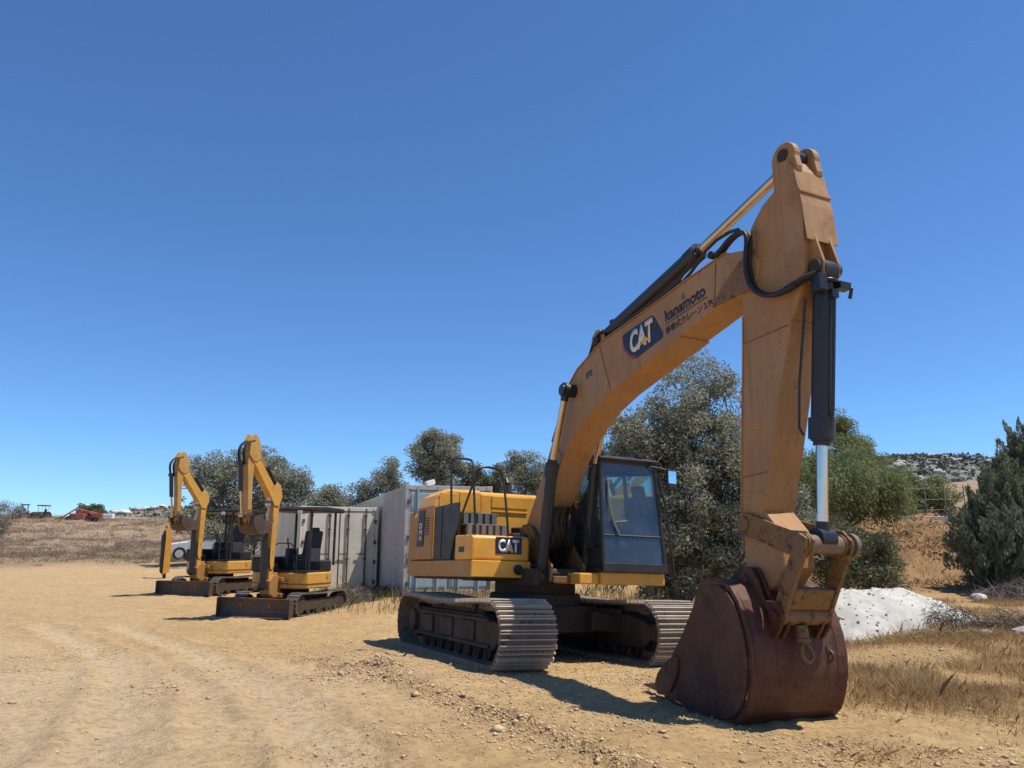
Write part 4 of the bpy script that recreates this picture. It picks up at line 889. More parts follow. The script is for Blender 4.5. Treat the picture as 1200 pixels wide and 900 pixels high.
# ------------------------------------------------------------------ shipping containers
M['contside'] = metal_paint('weathered_grey_container', (.46, .44, .40), .7, dust=(.38, .33, .27), dust_amt=.4, spots=(.14, .10, .08), spot_amt=.66, streak=.25, scale=1.2)
M['contcream'] = metal_paint('cream_container_paint', (.72, .67, .53), .65, dust=(.50, .43, .32), dust_amt=.3, spots=(.2, .15, .1), spot_amt=.68, streak=.12, scale=1.5)
M['contblue'] = metal_paint('pale_blue_container_doors', (.34, .43, .46), .5, dust=(.38, .38, .34), dust_amt=.35, spots=(.16, .12, .1), spot_amt=.7, streak=.3)
M['rustdark'] = metal_paint('rusty_seal', (.11, .075, .055), .8, dust=(.2, .14, .1), spots=(.05, .03, .02))
def container(loc, yaw, Ln, Hh, side_m, door_m, label, flat=False):
    """local X runs along the length away from the doors, doors at x=0; Y to the left when looking at the doors from outside is -"""
    rt = empty('shipping_container', loc, (0, 0, yaw)); tag(rt, label, 'container'); W = 2.44; h = W/2
    f = MB()
    for y in (-h, h-.09):
        for x in (0, Ln-.12): f.b6(x, x+.12, y, y+.09, 0, Hh)
        f.b6(.12, Ln-.12, y+.015, y+.075, 0, .16); f.b6(.12, Ln-.12, y+.015, y+.075, Hh-.10, Hh-.01)
    for x in (.02, Ln-.10):
        f.b6(x, x+.08, -h+.09, h-.09, 0, .14); f.b6(x, x+.08, -h+.09, h-.09, Hh-.13, Hh-.005)
    f.build('frame', side_m, rt, .008)
    cst = MB()
    for y in (-h-.003, h-.165):
        for x in (-.004, Ln-.174):
            for z in (-.003, Hh-.117): cst.b6(x, x+.178, y, y+.168, z, z+.12)
    cst.build_each('corner_casting', side_m, rt, bevel=.012)
    # corrugated sides and roof
    n = int(Ln/.28)
    prof = []
    for i in range(n):
        x = .12+i*(Ln-.24)/n; w = (Ln-.24)/n
        prof += [(x, 0), (x+w*.25, 0), (x+w*.5, .034), (x+w*.75, .034)]
    prof.append((Ln-.12, 0))
    for s in (-1, 1):
        v = []; y = s*(h-.02)
        for x, d in prof: v += [(x, y-s*d, .14), (x, y-s*d, Hh-.09)]
        m = MB(); m.add(v, [(2*i, 2*i+2, 2*i+3, 2*i+1) for i in range(len(prof)-1)]); m.build('side_panel', side_m, rt)
    v = []
    for x, d in prof: v += [(x, -h+.06, Hh-.02-d*.6), (x, h-.06, Hh-.02-d*.6)]
    m = MB(); m.add(v, [(2*i, 2*i+2, 2*i+3, 2*i+1) for i in range(len(prof)-1)]); m.build('roof_panel', side_m, rt)
    m = MB(); m.b6(Ln-.06, Ln-.03, -h+.09, h-.09, .14, Hh-.12); m.b6(.1, Ln-.1, -h+.06, h-.06, .08, .12); m.build('end_panel', side_m, rt)
    # doors: two leaves with horizontal swages, four lock bars
    for s in (-1, 1):
        y0, y1 = (-h+.095, -.012) if s < 0 else (.012, h-.095)
        d = MB(); d.b6(.035, .07, y0, y1, .15, Hh-.14)
        nz = 5; hz = (Hh-.30)/nz
        for i in range(0 if flat else nz):
            z = .15+i*hz+.06; d.b6(.012, .033, y0+.07, y1-.07, z, z+hz-.12)
        dd = d.build('door', door_m, rt, .01)
        g = MB(); g.b6(.028, .045, y0-.008, y0+.004, .15, Hh-.14); g.b6(.028, .045, y1-.004, y1+.008, .15, Hh-.14); g.build('door_seal', M['rustdark'], dd)
        for q in (.28, .78):
            y = y0+(y1-y0)*q; b = MB(); b.cyl((-.016, y, .05), (-.016, y, Hh-.05), .026, 10)
            for z in (.25, 1.0, Hh-.7, Hh-.28): b.box((.0, y, z), (.04, .09, .06))
            b.box((-.02, y+.12, 1.15), (.02, .30, .035)); b.build('lock_bar', M['rustdark'] if flat else door_m, dd, .0)
        b = MB()
        ye = y0 if s < 0 else y1
        for z in (.3, .9, 1.5, Hh-.45): b.box((.0, ye, z), (.05, .07, .12))
        b.build_each('hinge', M['rustdark'], dd)
    return rt
cA = container((-2.86, 20.8, gz(-2.0, 21.2)+.03), 0, 12.19, 2.90, M['contside'], M['contblue'], 'tall grey corrugated shipping container with pale blue doors behind the big excavator')
# length direction (-.31,.95); local Y axis = to the left of it. front left corner sits at (-2.86,20.8)
ca = math.atan2(.95, -.31); cA.rotation_euler = (0, 0, ca)
lv = Vector((math.cos(ca), math.sin(ca), 0)); rv = Vector((lv.y, -lv.x, 0))
cA.location = Vector((-2.86, 20.8, .36)) + rv*1.22
cb_ = math.atan2(.89, -.455); lv = Vector((math.cos(cb_), math.sin(cb_), 0)); rv = Vector((lv.y, -lv.x, 0))
cB = container((0, 0, 0), cb_, 6.06, 2.59, M['contcream'], M['contcream'], 'low cream shipping container half in shadow beside the tall grey one', True)
cB.location = Vector((-4.24, 24.75, .24)) - rv*1.22

# ------------------------------------------------------------------ foliage generators
def leafcards(cent, ln, wd, bias=None, seed=0, jitter=.35):
    """one rhombus per centre; bias (N,3) pulls the leaf axis"""
    r = np.random.default_rng(seed); n = len(cent)
    a = r.normal(size=(n, 3)); a /= np.linalg.norm(a, axis=1, keepdims=True)
    if bias is not None: a = a*jitter + bias; a /= np.linalg.norm(a, axis=1, keepdims=True)
    b = r.normal(size=(n, 3)); b = np.cross(a, b); b /= np.linalg.norm(b, axis=1, keepdims=True)
    L = (ln*r.uniform(.6, 1.3, n))[:, None]; W = (wd*r.uniform(.7, 1.3, n))[:, None]
    v = np.stack([cent-a*L/2, cent+b*W/2, cent+a*L/2, cent-b*W/2], 1).reshape(-1, 3)
    return v, np.arange(n*4).reshape(-1, 4)
def inball(r, n):
    d = r.normal(size=(n, 3)); d /= np.linalg.norm(d, axis=1, keepdims=True); return d*(r.uniform(0, 1, n)**(1/2.3))[:, None]
def crown_pts(blobs, nclump, per, rc, seed, flat=1.0, droop=0, shell=.55):
    """blobs: (x,y,z,rx,ry,rz). clumps sit mostly near the blob surface; leaves fill the clumps"""
    r = np.random.default_rng(seed); vol = np.array([b[3]*b[4]+b[4]*b[5]+b[3]*b[5] for b in blobs]); p = vol/vol.sum()
    ids = r.choice(len(blobs), nclump, p=p); B = np.array(blobs)[ids]
    d = r.normal(size=(nclump, 3)); d /= np.linalg.norm(d, axis=1, keepdims=True)
    rad = 1.02-np.abs(r.normal(0, shell*.6, nclump))+r.normal(0, .10, nclump); rad = np.clip(rad, .05, 1.3)
    c = B[:, :3]+d*B[:, 3:]*rad[:, None]
    rcs = rc*r.uniform(.5, 1.5, nclump)
    k = r.poisson(per*(rcs/rc)**1.5); idx = np.repeat(np.arange(nclump), k); n = len(idx)
    o = inball(r, n)*rcs[idx][:, None]; o[:, 2] *= flat
    if droop: o[:, 2] -= droop*np.abs(r.normal(size=n))
    pts = c[idx]+o; out = d[idx]
    return pts, out, c
def tree(name, loc, blobs, m, nclump=160, per=120, rc=.35, ln=.09, wd=.03, seed=1, label='', cat='tree', group=None, trunk=.16, forks=5, bias_up=0., droop=0, flat=.8, outw=.6, trunk_h=None):
    ln *= 1.1; wd *= 1.15; rq = random.Random(seed+900); base_ = list(blobs)
    for b in base_:
        for _ in range(4):
            th = rq.uniform(0, 6.28); el_ = rq.uniform(-.3, 1.3); k_ = rq.uniform(.85, 1.2); f_ = rq.uniform(.16, .34)
            blobs = blobs+[(b[0]+b[3]*k_*math.cos(th)*math.cos(el_), b[1]+b[4]*k_*math.sin(th)*math.cos(el_), b[2]+b[5]*k_*math.sin(el_), b[3]*f_, b[4]*f_, b[5]*f_*1.2)]
    rt = empty(name, loc); tag(rt, label, cat, group)
    pts, out, c = crown_pts(blobs, int(nclump*1.35), per*1.3, rc, seed, flat, droop)
    bias = out*outw + np.array([0, 0, bias_up])
    v, f = leafcards(pts, ln, wd, bias, seed+5, .8)
    npmesh('crown', v, f, m, rt)
    rr = random.Random(seed); mb = MB()
    zt = min(b[2]-b[5]*.3 for b in blobs) if trunk_h is None else trunk_h
    zt = max(zt, .3)
    for k in range(forks):
        b = blobs[k % len(blobs)]; tgt = (b[0]+rr.uniform(-.4,.4)*b[3], b[1]+rr.uniform(-.4,.4)*b[4], b[2]+rr.uniform(.0,.6)*b[5])
        p0 = (rr.uniform(-.06,.06)*2, rr.uniform(-.06,.06), -.15); p1 = (rr.uniform(-.1,.1)+tgt[0]*.15, tgt[1]*.15, zt*.6)
        mid = tuple((p1[i]+tgt[i])/2+rr.uniform(-.15,.15)*b[3] for i in range(3))
        mb.tube([p0, p1, mid, tgt], trunk*(1 if k == 0 else .65), 7, 2, taper=.18)
    mb.build('trunk', M['bark'], rt, smooth=True)
    return rt
# big olive behind the cab
tree('olive_tree', (3.9, 18.6, gz(3.9, 18.6)), [(-.2,0,2.6,1.5,1.3,1.6),(.9,.2,3.2,1.4,1.3,1.7),(.5,0,4.7,1.05,1.0,1.35),(-.45,.1,4.0,.9,1.0,1.1),(1.9,.3,2.8,1.0,1.0,1.7),(0,.1,1.3,1.6,1.3,1.15),(1.4,.1,1.2,1.5,1.2,1.2),(-.6,.3,2.0,.8,1,1.1),(1.2,.2,5.3,.6,.6,.8)],
     M['olive'], 420, 150, .34, .10, .03, 11, 'large bushy grey-green olive tree right behind the excavator cab', trunk=.17, forks=7)
# trees behind the compact excavators
TL = 'trees beyond the containers'
tree('tree', (-12.6, 35, gz(-12.6, 35)), [(0,0,3.0,2.1,1.8,1.7),(.9,.3,3.6,1.4,1.3,1.4),(-1.1,0,3.9,1.0,1.0,1.0),(.2,.2,4.4,1.2,1.1,.9),(-.3,0,1.7,2.0,1.6,1.2),(1.6,.2,2.2,1.3,1.2,1.3),(-1.9,0,4.0,.45,.5,.5),(1.7,0,4.4,.6,.6,.6)], M['greytree'], 260, 90, .42, .13, .045, 21,
     'wide grey-green tree rising behind the two raised compact excavator arms', group=TL, trunk=.15, forks=8)
tree('tree', (-9.6, 34, gz(-9.6, 34)), [(0,0,2.4,1.0,1.0,1.5),(-.3,0,3.5,.7,.7,.8),(.8,0,2.0,.8,.8,1.2)], M['greytree'], 130, 80, .36, .12, .04, 22, 'rounded grey-green tree above the canopy of the nearer compact excavator', group=TL, trunk=.10)
tree('tree', (-8.0, 33.4, gz(-8.0, 33.4)), [(0,0,1.9,.65,.7,1.3),(.15,0,2.9,.38,.4,.65)], M['greytree'], 70, 70, .3, .11, .04, 23, 'small slim grey-green tree standing just left of the tall grey container', group=TL, trunk=.07)
tree('tree', (-6.2, 37, gz(-6.2, 37)), [(0,0,3.0,.9,1,1.2),(.25,0,4.1,.5,.6,.7),(-1.0,0,2.4,.8,.8,1.0),(.9,0,2.7,.6,.8,1.0)], M['greytree'], 120, 80, .34, .12, .04, 24, 'sparse low tree peeking over the roof of the tall grey container', group=TL, trunk=.08)
tree('tree', (-3.55, 36, gz(-3.55, 36)), [(0,0,4.5,1.0,1.0,1.2),(.45,0,5.2,.7,.8,.75),(-.45,0,5.0,.65,.7,.7),(.2,0,3.3,.9,.9,1.2),(-.1,0,5.6,.45,.5,.35)], M['greytree'], 190, 100, .34, .12, .04, 25, 'dark dense tree standing tallest above the tall grey container', group=TL, trunk=.12)
tree('tree', (-2.2, 37, gz(-2.2, 37)), [(0,0,3.2,.7,.8,1.3),(1.4,0,3.0,.8,.8,1.1),(.6,0,3.6,.6,.6,.6)], M['shrub'], 110, 80, .34, .12, .04, 26, 'low green tree seen through the excavator handrails', group=TL, trunk=.08)
tree('tree', (.55, 34, gz(.55, 34)), [(0,0,3.3,.8,.8,1.3),(-.3,0,4.0,.45,.5,.6),(.9,0,2.9,.8,.8,1.2)], M['greytree'], 110, 80, .34, .12, .04, 27, 'small grey tree between the engine hood and the boom', group=TL, trunk=.08)
tree('tree', (3.3, 33, gz(3.3, 33)), [(0,0,3.4,1.0,1,1.1),(1.1,0,3.7,.9,.9,1.0),(-.9,0,3.0,.6,.6,.8)], M['shrub'], 120, 80, .36, .12, .04, 28, 'green tree top showing just above the cab roof', group=TL, trunk=.1)
# right side
tree('pepper_tree', (10.75, 27.0, gz(10.75, 27)-.25), [(0,0,2.4,2.0,1.6,1.0),(1.6,.2,2.3,1.2,1.3,.8),(-1.2,0,2.9,1.2,1.1,.9),(.7,0,2.9,1.2,1.2,.8),(2.4,.2,2.1,.7,1,.6),(-2.0,0,2.3,.9,1,1.2),(-1.4,.5,1.4,1.0,1,1.0)], M['pepper'], 330, 120, .42, .16, .022, 31,
     'yellow-green pepper tree with drooping leaves on top of the bank', trunk=.13, bias_up=-.9, droop=.28, flat=1.0, outw=.4, forks=7)
tree('pepper_tree', (14.6, 33.5, gz(14.6, 33.5)), [(0,0,2.8,.9,.9,1.2),(-.3,0,3.9,.5,.5,.5),(.7,0,2.2,.8,.8,.9)], M['pepper'], 110, 90, .34, .15, .03, 32, 'smaller wispy tree behind the drooping pepper tree', trunk=.08, bias_up=-.3)
tree('shrub', (8.6, 20.5, gz(8.6, 20.5)), [(0,0,.9,.9,.8,.9),(.8,.1,.7,.8,.7,.8),(-.5,0,1.3,.7,.7,.8)], M['shrub'], 150, 110, .26, .09, .022, 33, 'round olive-green shrub behind the bucket linkage', 'shrub', trunk=.04, bias_up=.4)
def plume_tree(loc, plumes, m, label, seed, per=900, ln=.17, wd=.016, group=None):
    """conifer made of upright feathery plumes; plume = (x,y,z0,height,radius,leanx)"""
    rt = empty('conifer', loc); tag(rt, label, 'tree', group); r = np.random.default_rng(seed); P_, Bv = [], []
    mb = MB()
    for (x, y, z0, hh, rad, lx) in plumes:
        # sub-plumes around the axis
        ns = int(26*hh*rad/1.0)+8
        for _ in range(ns):
            t = r.uniform(0, .9); a = r.uniform(0, 6.283); rr = rad*(1-t)**.75*r.uniform(.3, 1)
            bx, by, bz = x+lx*t+rr*math.cos(a), y+rr*math.sin(a), z0+t*hh
            hl = r.uniform(.35, .8)*min(1, hh/2.); n = int(per*.16*hl/.6)
            s = r.uniform(0, 1, n); w = .17*(1-s)**.8*np.sin(np.clip(s*4+.3, 0, 1.57))
            aa = r.uniform(0, 6.283, n); ox, oy = math.cos(a)*.35, math.sin(a)*.35
            pts = np.c_[bx+ox*s*hl+w*np.cos(aa), by+oy*s*hl+w*np.sin(aa), bz+s*hl]
            P_.append(pts); Bv.append(np.c_[np.cos(aa)*.5+ox, np.sin(aa)*.5+oy, np.full(n, 1.0)])
        mb.tube([(x*.3, y*.3, -.2), (x*.7, y*.7, z0*.6), (x+lx*.3, y, z0+hh*.3), (x+lx*.8, y, z0+hh*.85)], .045, 6, 1, taper=.2)
    pts = np.concatenate(P_); bv = np.concatenate(Bv); v, f = leafcards(pts, ln, wd, bv, seed+1, .5)
    npmesh('crown', v, f, m, rt); mb.build('trunk', M['bark'], rt, smooth=True); return rt
def rplumes(seed, spec):
    r = random.Random(seed); out = []
    for cx, cy, z0, top, R, n in spec:
        out.append((cx, cy, z0, top-z0, R*.8, 0))
        for _ in range(n):
            a = r.uniform(0, 6.28); q = r.uniform(.4, 1)*R; t = (1-q/R*.5)
            zz = z0+r.uniform(0, .45)*(top-z0); out.append((cx+q*math.cos(a), cy+q*math.sin(a)*.8, zz, (top-zz)*t*r.uniform(.6, 1), R*.42, .15*math.cos(a)))
    return out
plume_tree((12.95, 20.6, gz(12.95, 20.6)), rplumes(3, [(0,0,-.1,3.1,1.15,12),(-.4,.1,-.1,2.5,.75,8),(.8,.2,-.1,3.5,1.1,9)]), M['pine'], 'dark blue-green conifer with feathery plumes, left one of the pair at right edge', 41, 800, .15, .032)
plume_tree((14.1, 21.2, gz(14.1, 21.2)), rplumes(5, [(0,0,.0,4.3,1.2,12),(-.6,-.2,.0,3.8,.9,8),(1.0,.2,.1,4.5,1.3,10),(-.7,-.8,.0,2.0,1.0,7),(.7,-.9,.0,2.2,1.0,7)]), M['pine'], 'taller blue-green conifer cut off by the right edge of the photo', 42, 800, .15, .032)
for k, (x, y, s) in enumerate([(-4.75,23.3,.5),(-4.0,22.2,.42),(-3.4,20.7,.35),(-3.75,21.3,.4)]):
    pass

# ------------------------------------------------------------------ grass, weeds and brush
def blades(x, y, h, wd, m, name, seed, lean=.35, label=None, kind='stuff', z=None, category=None):
    r = np.random.default_rng(seed); n = len(x); zz = zg_many(x, y) if z is None else z
    a = r.uniform(0, 6.283, n); dx, dy = np.cos(a), np.sin(a); H = h*r.uniform(.45, 1.25, n); l = lean*r.uniform(.1, 1.5, n)*H
    b = r.uniform(0, 6.283, n); w = wd*r.uniform(.6, 1.4, n)
    p = np.c_[x, y, zz-.01]; o = np.c_[np.cos(b)*w/2, np.sin(b)*w/2, np.zeros(n)]
    midp = p+np.c_[dx*l*.35, dy*l*.35, H*.6]; top = p+np.c_[dx*l, dy*l, H]
    v = np.stack([p-o, p+o, midp+o*.7, top, midp-o*.7], 1).reshape(-1, 3)
    i = np.arange(n)*5
    me_f = np.stack([i, i+1, i+2, i+3, i+4], 1)
    ob = npmesh(name, v, me_f, m); tag(ob, label, category, None, kind); return ob
def zg_many(x, y):
    z = np.empty(len(x))
    for i in range(0, len(x), 20000): z[i:i+20000] = zg(x[i:i+20000], y[i:i+20000])
    return z
def scatter(n, x0, x1, y0, y1, dens, seed):
    r = np.random.default_rng(seed); x = r.uniform(x0, x1, n*6); y = r.uniform(y0, y1, n*6); k = r.uniform(0, 1, n*6) < dens(x, y); return x[k][:n], y[k][:n]
def clumped(n, cx, cy, spread, seed):
    r = np.random.default_rng(seed); i = r.integers(0, len(cx), n); return cx[i]+r.normal(0, 1, n)*spread[i], cy[i]+r.normal(0, 1, n)*spread[i]
# golden dry grass at right
d_right = lambda x, y: sst(2.9, 4.4, x-(y-8.5)*.12+fbm(x*.6, y*.6, 3, 51)*1.0)*sst(7.6, 9.2, y+fbm(x*.5, y*.5, 2, 52)*1.5)*sst(22, 15, y)*np.clip(.30+1.3*fbm(x*.9, y*.9, 3, 53), 0, 1)
x, y = scatter(120000, 2.8, 12, 7.4, 19, d_right, 61)
blades(x, y, .12, .0048, M['drygrass'], 'dry_grass', 62, .7, 'golden dry grass covering the ground right of the bucket', category='grass')
x, y = scatter(18000, 3.2, 14, 8.5, 22, lambda x, y: d_right(x, y)*sst(.1, .35, fbm(x*1.3, y*1.3, 2, 54)), 63)
blades(x, y, .28, .0045, M['drygrass'], 'dry_grass', 64, .6, 'tall brown dead stalks standing in the dry grass', category='grass')
# bank grass
x, y = scatter(9000, 7, 24, 21.5, 33, lambda x, y: np.clip(.35+1.2*fbm(x*.6, y*.6, 3, 55), 0, 1), 65)
blades(x, y, .20, .018, M['bankgrass'], 'bank_grass', 66, .9, 'sparse dry grass on the reddish bank', category='grass')
# grass at the containers and behind the machine
x, y = scatter(7000, -6.2, 4.5, 18.2, 24.5, lambda x, y: sst(-6.2, -5.2, x)*np.clip(.35+1.5*fbm(x*1.1, y*1.1, 3, 56), 0, 1)*sst(17.6, 19.2, y), 67)
blades(x, y, .28, .012, M['weed'], 'weeds', 68, .6, 'straggly weeds growing in front of the containers', category='weeds')
x, y = scatter(5000, -2, 8, 17.5, 22, lambda x, y: np.clip(.4+1.4*fbm(x*.9, y*.9, 3, 57), 0, 1), 69)
blades(x, y, .22, .014, M['drygrass'], 'dry_grass', 70, .8, 'dry grass behind the excavator tracks', category='grass')
# scant grass on the foreground berm
rb = np.random.default_rng(71)
t = rb.uniform(0, 1, 900); seg = rb.integers(0, len(BERM)-1, 900); B_ = np.array(BERM); pb = B_[seg]*(1-t[:, None])+B_[seg+1]*t[:, None]+rb.normal(0, .14, (900, 2))
blades(pb[:, 0], pb[:, 1], .05, .006, M['drygrass'], 'dry_straw', 72, 1.6, 'bits of dry straw along the low dirt ridge', category='straw')
x, y = scatter(2600, 1.2, 5.4, 5.6, 9.2, lambda x, y: np.clip(-.1+1.6*fbm(x*1.5, y*1.5, 3, 58), 0, 1), 73)
blades(x, y, .07, .006, M['drygrass'], 'dry_straw', 74, 1.5, 'short dry straw around the foot of the bucket', category='straw')
# brush field at left
def brush(n, pos, size, m, name, seed, label, tw=60):
    r = np.random.default_rng(seed); x, y = pos; z = zg_many(x, y); s = size*r.uniform(.5, 1.5, len(x)); idx = np.repeat(np.arange(len(x)), tw); N_ = len(idx)
    d = r.normal(size=(N_, 3)); d[:, 2] = np.abs(d[:, 2])*.8+.15; d /= np.linalg.norm(d, axis=1, keepdims=True)
    rad = r.uniform(.2, 1, N_)[:, None]*s[idx][:, None]
    c = np.c_[x, y, z][idx]+d*rad*np.array([1.2, 1.2, .75]); v, f = leafcards(c, size*.34, size*.045, d, seed+1, .7)
    ob = npmesh(name, v, f, m); tag(ob, label, 'brush', None, 'stuff'); return ob
fpos = scatter(2600, -48, -6, 36, 62, lambda x, y: sst(37, 42, y+x*-.02+fbm(x*.2, y*.2, 2, 81)*4)*np.clip(.7+fbm(x*.25, y*.25, 3, 82), 0, 1)*(np.abs(x) < y*.75), 83)
brush(0, fpos, .42, M['brush'], 'low_brush', 84, 'grey-brown scrub covering the field at left', 46)
fpos = scatter(2600, -100, -6, 62, 140, lambda x, y: np.clip(.55+fbm(x*.1, y*.1, 3, 85), 0, 1)*(np.abs(x) < y*.75), 86)
brush(0, fpos, .75, M['brush'], 'low_brush', 87, 'scrub on the far rise at left', 34)
fpos = scatter(90, -30, -12, 36, 42, lambda x, y: (np.abs(x) < y*.75)*1., 88)
brush(0, fpos, .42, M['weed'], 'low_brush', 89, 'yellowish bushes at the front edge of the scrub field', 60)
fpos = scatter(90, 9, 24, 22, 34, lambda x, y: np.clip(.3+fbm(x*.3, y*.3, 2, 90), 0, 1), 91)
brush(0, fpos, .30, M['brush'], 'low_brush', 92, 'small brown scrub dotted over the bank', 50)

# ------------------------------------------------------------------ clods and pebbles
def pebbles(x, y, size, m, name, seed, label, cat, sink=.3, z=None):
    r = np.random.default_rng(seed); n = len(x); z = zg_many(x, y) if z is None else z
    base = np.array([(1,0,0),(-1,0,0),(0,1,0),(0,-1,0),(0,0,1),(0,0,-1)], float)
    F = np.array([(0,2,4),(2,1,4),(1,3,4),(3,0,4),(2,0,5),(1,2,5),(3,1,5),(0,3,5)])
    s = size*np.exp(r.normal(0, .5, n)); v = base[None]*r.uniform(.55, 1.35, (n, 6, 1))+r.normal(0, .15, (n, 6, 3)); v[..., 2] *= .65
    a = r.uniform(0, 6.283, n); c, q = np.cos(a), np.sin(a)
    v = np.stack([v[..., 0]*c[:, None]-v[..., 1]*q[:, None], v[..., 0]*q[:, None]+v[..., 1]*c[:, None], v[..., 2]], -1)
    v = v*s[:, None, None]+np.c_[x, y, z+s*(.5-sink)][:, None, :]
    f = (np.arange(n)[:, None, None]*6+F[None]).reshape(-1, 3)
    o = npmesh(name, v.reshape(-1, 3), f, m); tag(o, label, cat, None, 'stuff'); return o
def earth_mat(name, cols):
    m, nt, bs, out = newmat(name); g = nt.nodes.new('ShaderNodeNewGeometry')
    c = ramp(nt, g.outputs['Random Per Island'], [(i/(len(cols)-1), c) for i, c in enumerate(cols)])
    c = mix(nt, ramp(nt, noise(nt, 20, 4, .6, objco(nt)), [(.4, 0), (.7, .5)]), c, tuple(x*.6 for x in cols[0]))
    nt.links.new(c, bs.inputs['Base Color']); bs.inputs['Roughness'].default_value = .95; bs.inputs['Specular IOR Level'].default_value = .15; return m
M['clod'] = earth_mat('dirt_clods', [(.42,.28,.145), (.52,.36,.20), (.60,.44,.26), (.47,.32,.17)])
M['bankclod'] = earth_mat('bank_lumps', [(.24,.14,.065), (.34,.21,.10), (.40,.27,.14)])
M['stone'] = earth_mat('pebbles', [(.30,.25,.2), (.55,.50,.42), (.68,.64,.56), (.22,.17,.13)])
pd = lambda x, y: np.clip(.18+1.3*fbm(x*.8, y*.8, 3, 101), .03, 1)
x, y = scatter(26000, -7, 7, 5.2, 15, lambda x, y: pd(x, y)*(np.abs(x) < y*.74)*np.clip(9/y, .3, 1), 102)
pebbles(x, y, .008, M['clod'], 'dirt_clods', 103, 'crumbs of dry dirt scattered over the ground', 'dirt clods')
rb = np.random.default_rng(104); seg = rb.integers(0, len(BERM)-1, 5200); tt = rb.uniform(0, 1, 5200)[:, None]
pb = B_[seg]*(1-tt)+B_[seg+1]*tt+rb.normal(0, .15, (5200, 2))
pl = np.c_[rb.normal(-1.55, .42, 2600), rb.normal(9.3, .34, 2600)]; pm_ = np.c_[rb.normal(2.0, .55, 2600), rb.normal(9.6, .35, 2600)]
pb = np.concatenate([pb, pl, pm_])
pebbles(pb[:, 0], pb[:, 1], .0080, M['clod'], 'dirt_clods', 105, 'churned clods along the low dirt ridge', 'dirt clods')
x, y = scatter(450, -8, 9, 5.2, 20, lambda x, y: (np.abs(x) < y*.74)*.5, 106)
pebbles(x, y, .008, M['stone'], 'pebbles', 107, 'pale pebbles scattered over the dirt', 'pebbles')
x, y = scatter(5000, 7, 24, 20.5, 33, lambda x, y: np.clip(.4+fbm(x*.6, y*.6, 3, 108), 0, 1), 109)
pebbles(x, y, .035, M['bankclod'], 'bank_clods', 110, 'lumps of reddish earth on the bank', 'dirt clods')

# ------------------------------------------------------------------ pale mound, rocks, dead wood at right
M['chalk'] = metal_paint('chalky_rubble', (.50, .48, .42), .9, dust=(.36, .32, .25), dust_amt=.7, spots=(.30, .27, .21), spot_amt=.62, scale=2, spotscale=5, bumps=1.5)
M['chalkstone'] = earth_mat('chalk_stones', [(.42,.40,.35), (.50,.48,.43), (.56,.54,.49)])
def mound():
    nx, ny = 240, 150; X = np.linspace(-3.3, 3.3, nx); Y = np.linspace(-1.9, 1.9, ny); x, y = np.meshgrid(X, Y); wx = 6.6+x*1.02+y*.25; wy = 14.95+y+x*.30
    r = np.hypot(x/3.2, y/1.8)+fbm(x*1.3, y*1.3, 3, 120)*.16
    h = (.80-.16*x/3)*sst(1.0, .15, r)*(1-.12*x/3)+fbm(x*2.4, y*2.4, 4, 121)*.08+fbm(x*7, y*7, 4, 122)*.035-.06
    z = zbase(wx.ravel(), wy.ravel())-.03+h.ravel()-sst(.9, 1.1, r.ravel())*.25
    i, k = np.meshgrid(np.arange(ny-1), np.arange(nx-1), indexing='ij'); F = np.stack([i*nx+k, i*nx+k+1, (i+1)*nx+k+1, (i+1)*nx+k], -1).reshape(-1, 4)
    rm = np.random.default_rng(190); pick = rm.choice(np.where(h.ravel() > .06)[0], 420); P5 = np.c_[wx.ravel(), wy.ravel(), z][pick]
    pebbles(P5[:, 0], P5[:, 1], .02, M['chalkstone'], 'rubble_stones', 191, 'pale broken stones lying over the chalky mound', 'stones', z=P5[:, 2])
    o = npmesh('rubble_mound', np.c_[wx.ravel(), wy.ravel(), z], F, M['chalk'], smooth=True); tag(o, 'pale chalky mound of rubble on the ground just right of the bucket', 'mound')
mound()
M['rock'] = metal_paint('grey_rock', (.36, .31, .25), .9, dust=(.5, .44, .36), dust_amt=.5, spots=(.15, .12, .09), spot_amt=.6, bumps=1.)
def rock(name, loc, size, seed, m, label=None, group=None, cat='rock', sub=2, par=None):
    import bmesh
    bm = bmesh.new(); bmesh.ops.create_icosphere(bm, subdivisions=sub, radius=1); r = random.Random(seed)
    off = r.uniform(0, 50)
    for v in bm.verts:
        n = float(fbm(np.array([v.co.x*1.3+off]), np.array([v.co.y*1.3+v.co.z*1.7]), 3, seed)[0]); v.co *= 1+.55*n
        v.co.x *= size[0]; v.co.y *= size[1]; v.co.z *= size[2]
    me = bpy.data.meshes.new(name); bm.to_mesh(me); bm.free(); me.materials.append(m); o = bpy.data.objects.new(name, me); COL.objects.link(o); o.location = loc
    tag(o, label, cat, group); return o
for k, (x, y, sx, lab) in enumerate([(8.55,13.2,.30,'flat grey rock at the right edge, largest of the loose rocks'),(8.0,13.5,.16,'small brown rock left of the flat grey rock'),(8.95,12.7,.14,'small rock at the right edge, nearest of the loose rocks'),(9.3,13.6,.22,'pale rock behind the flat grey one at right edge')]):
    rock('rock', (x, y, zg1(x, y)+.02), (sx, sx*.7, sx*.38), 200+k, M['rock'], lab, 'loose rocks at the right edge')
rock('rock', (11.1, 18.9, zg1(11.1, 18.9)+.08), (.17, .14, .12), 230, M['chalk'], 'whitish stone lying beside the grey brush pile under the conifers')
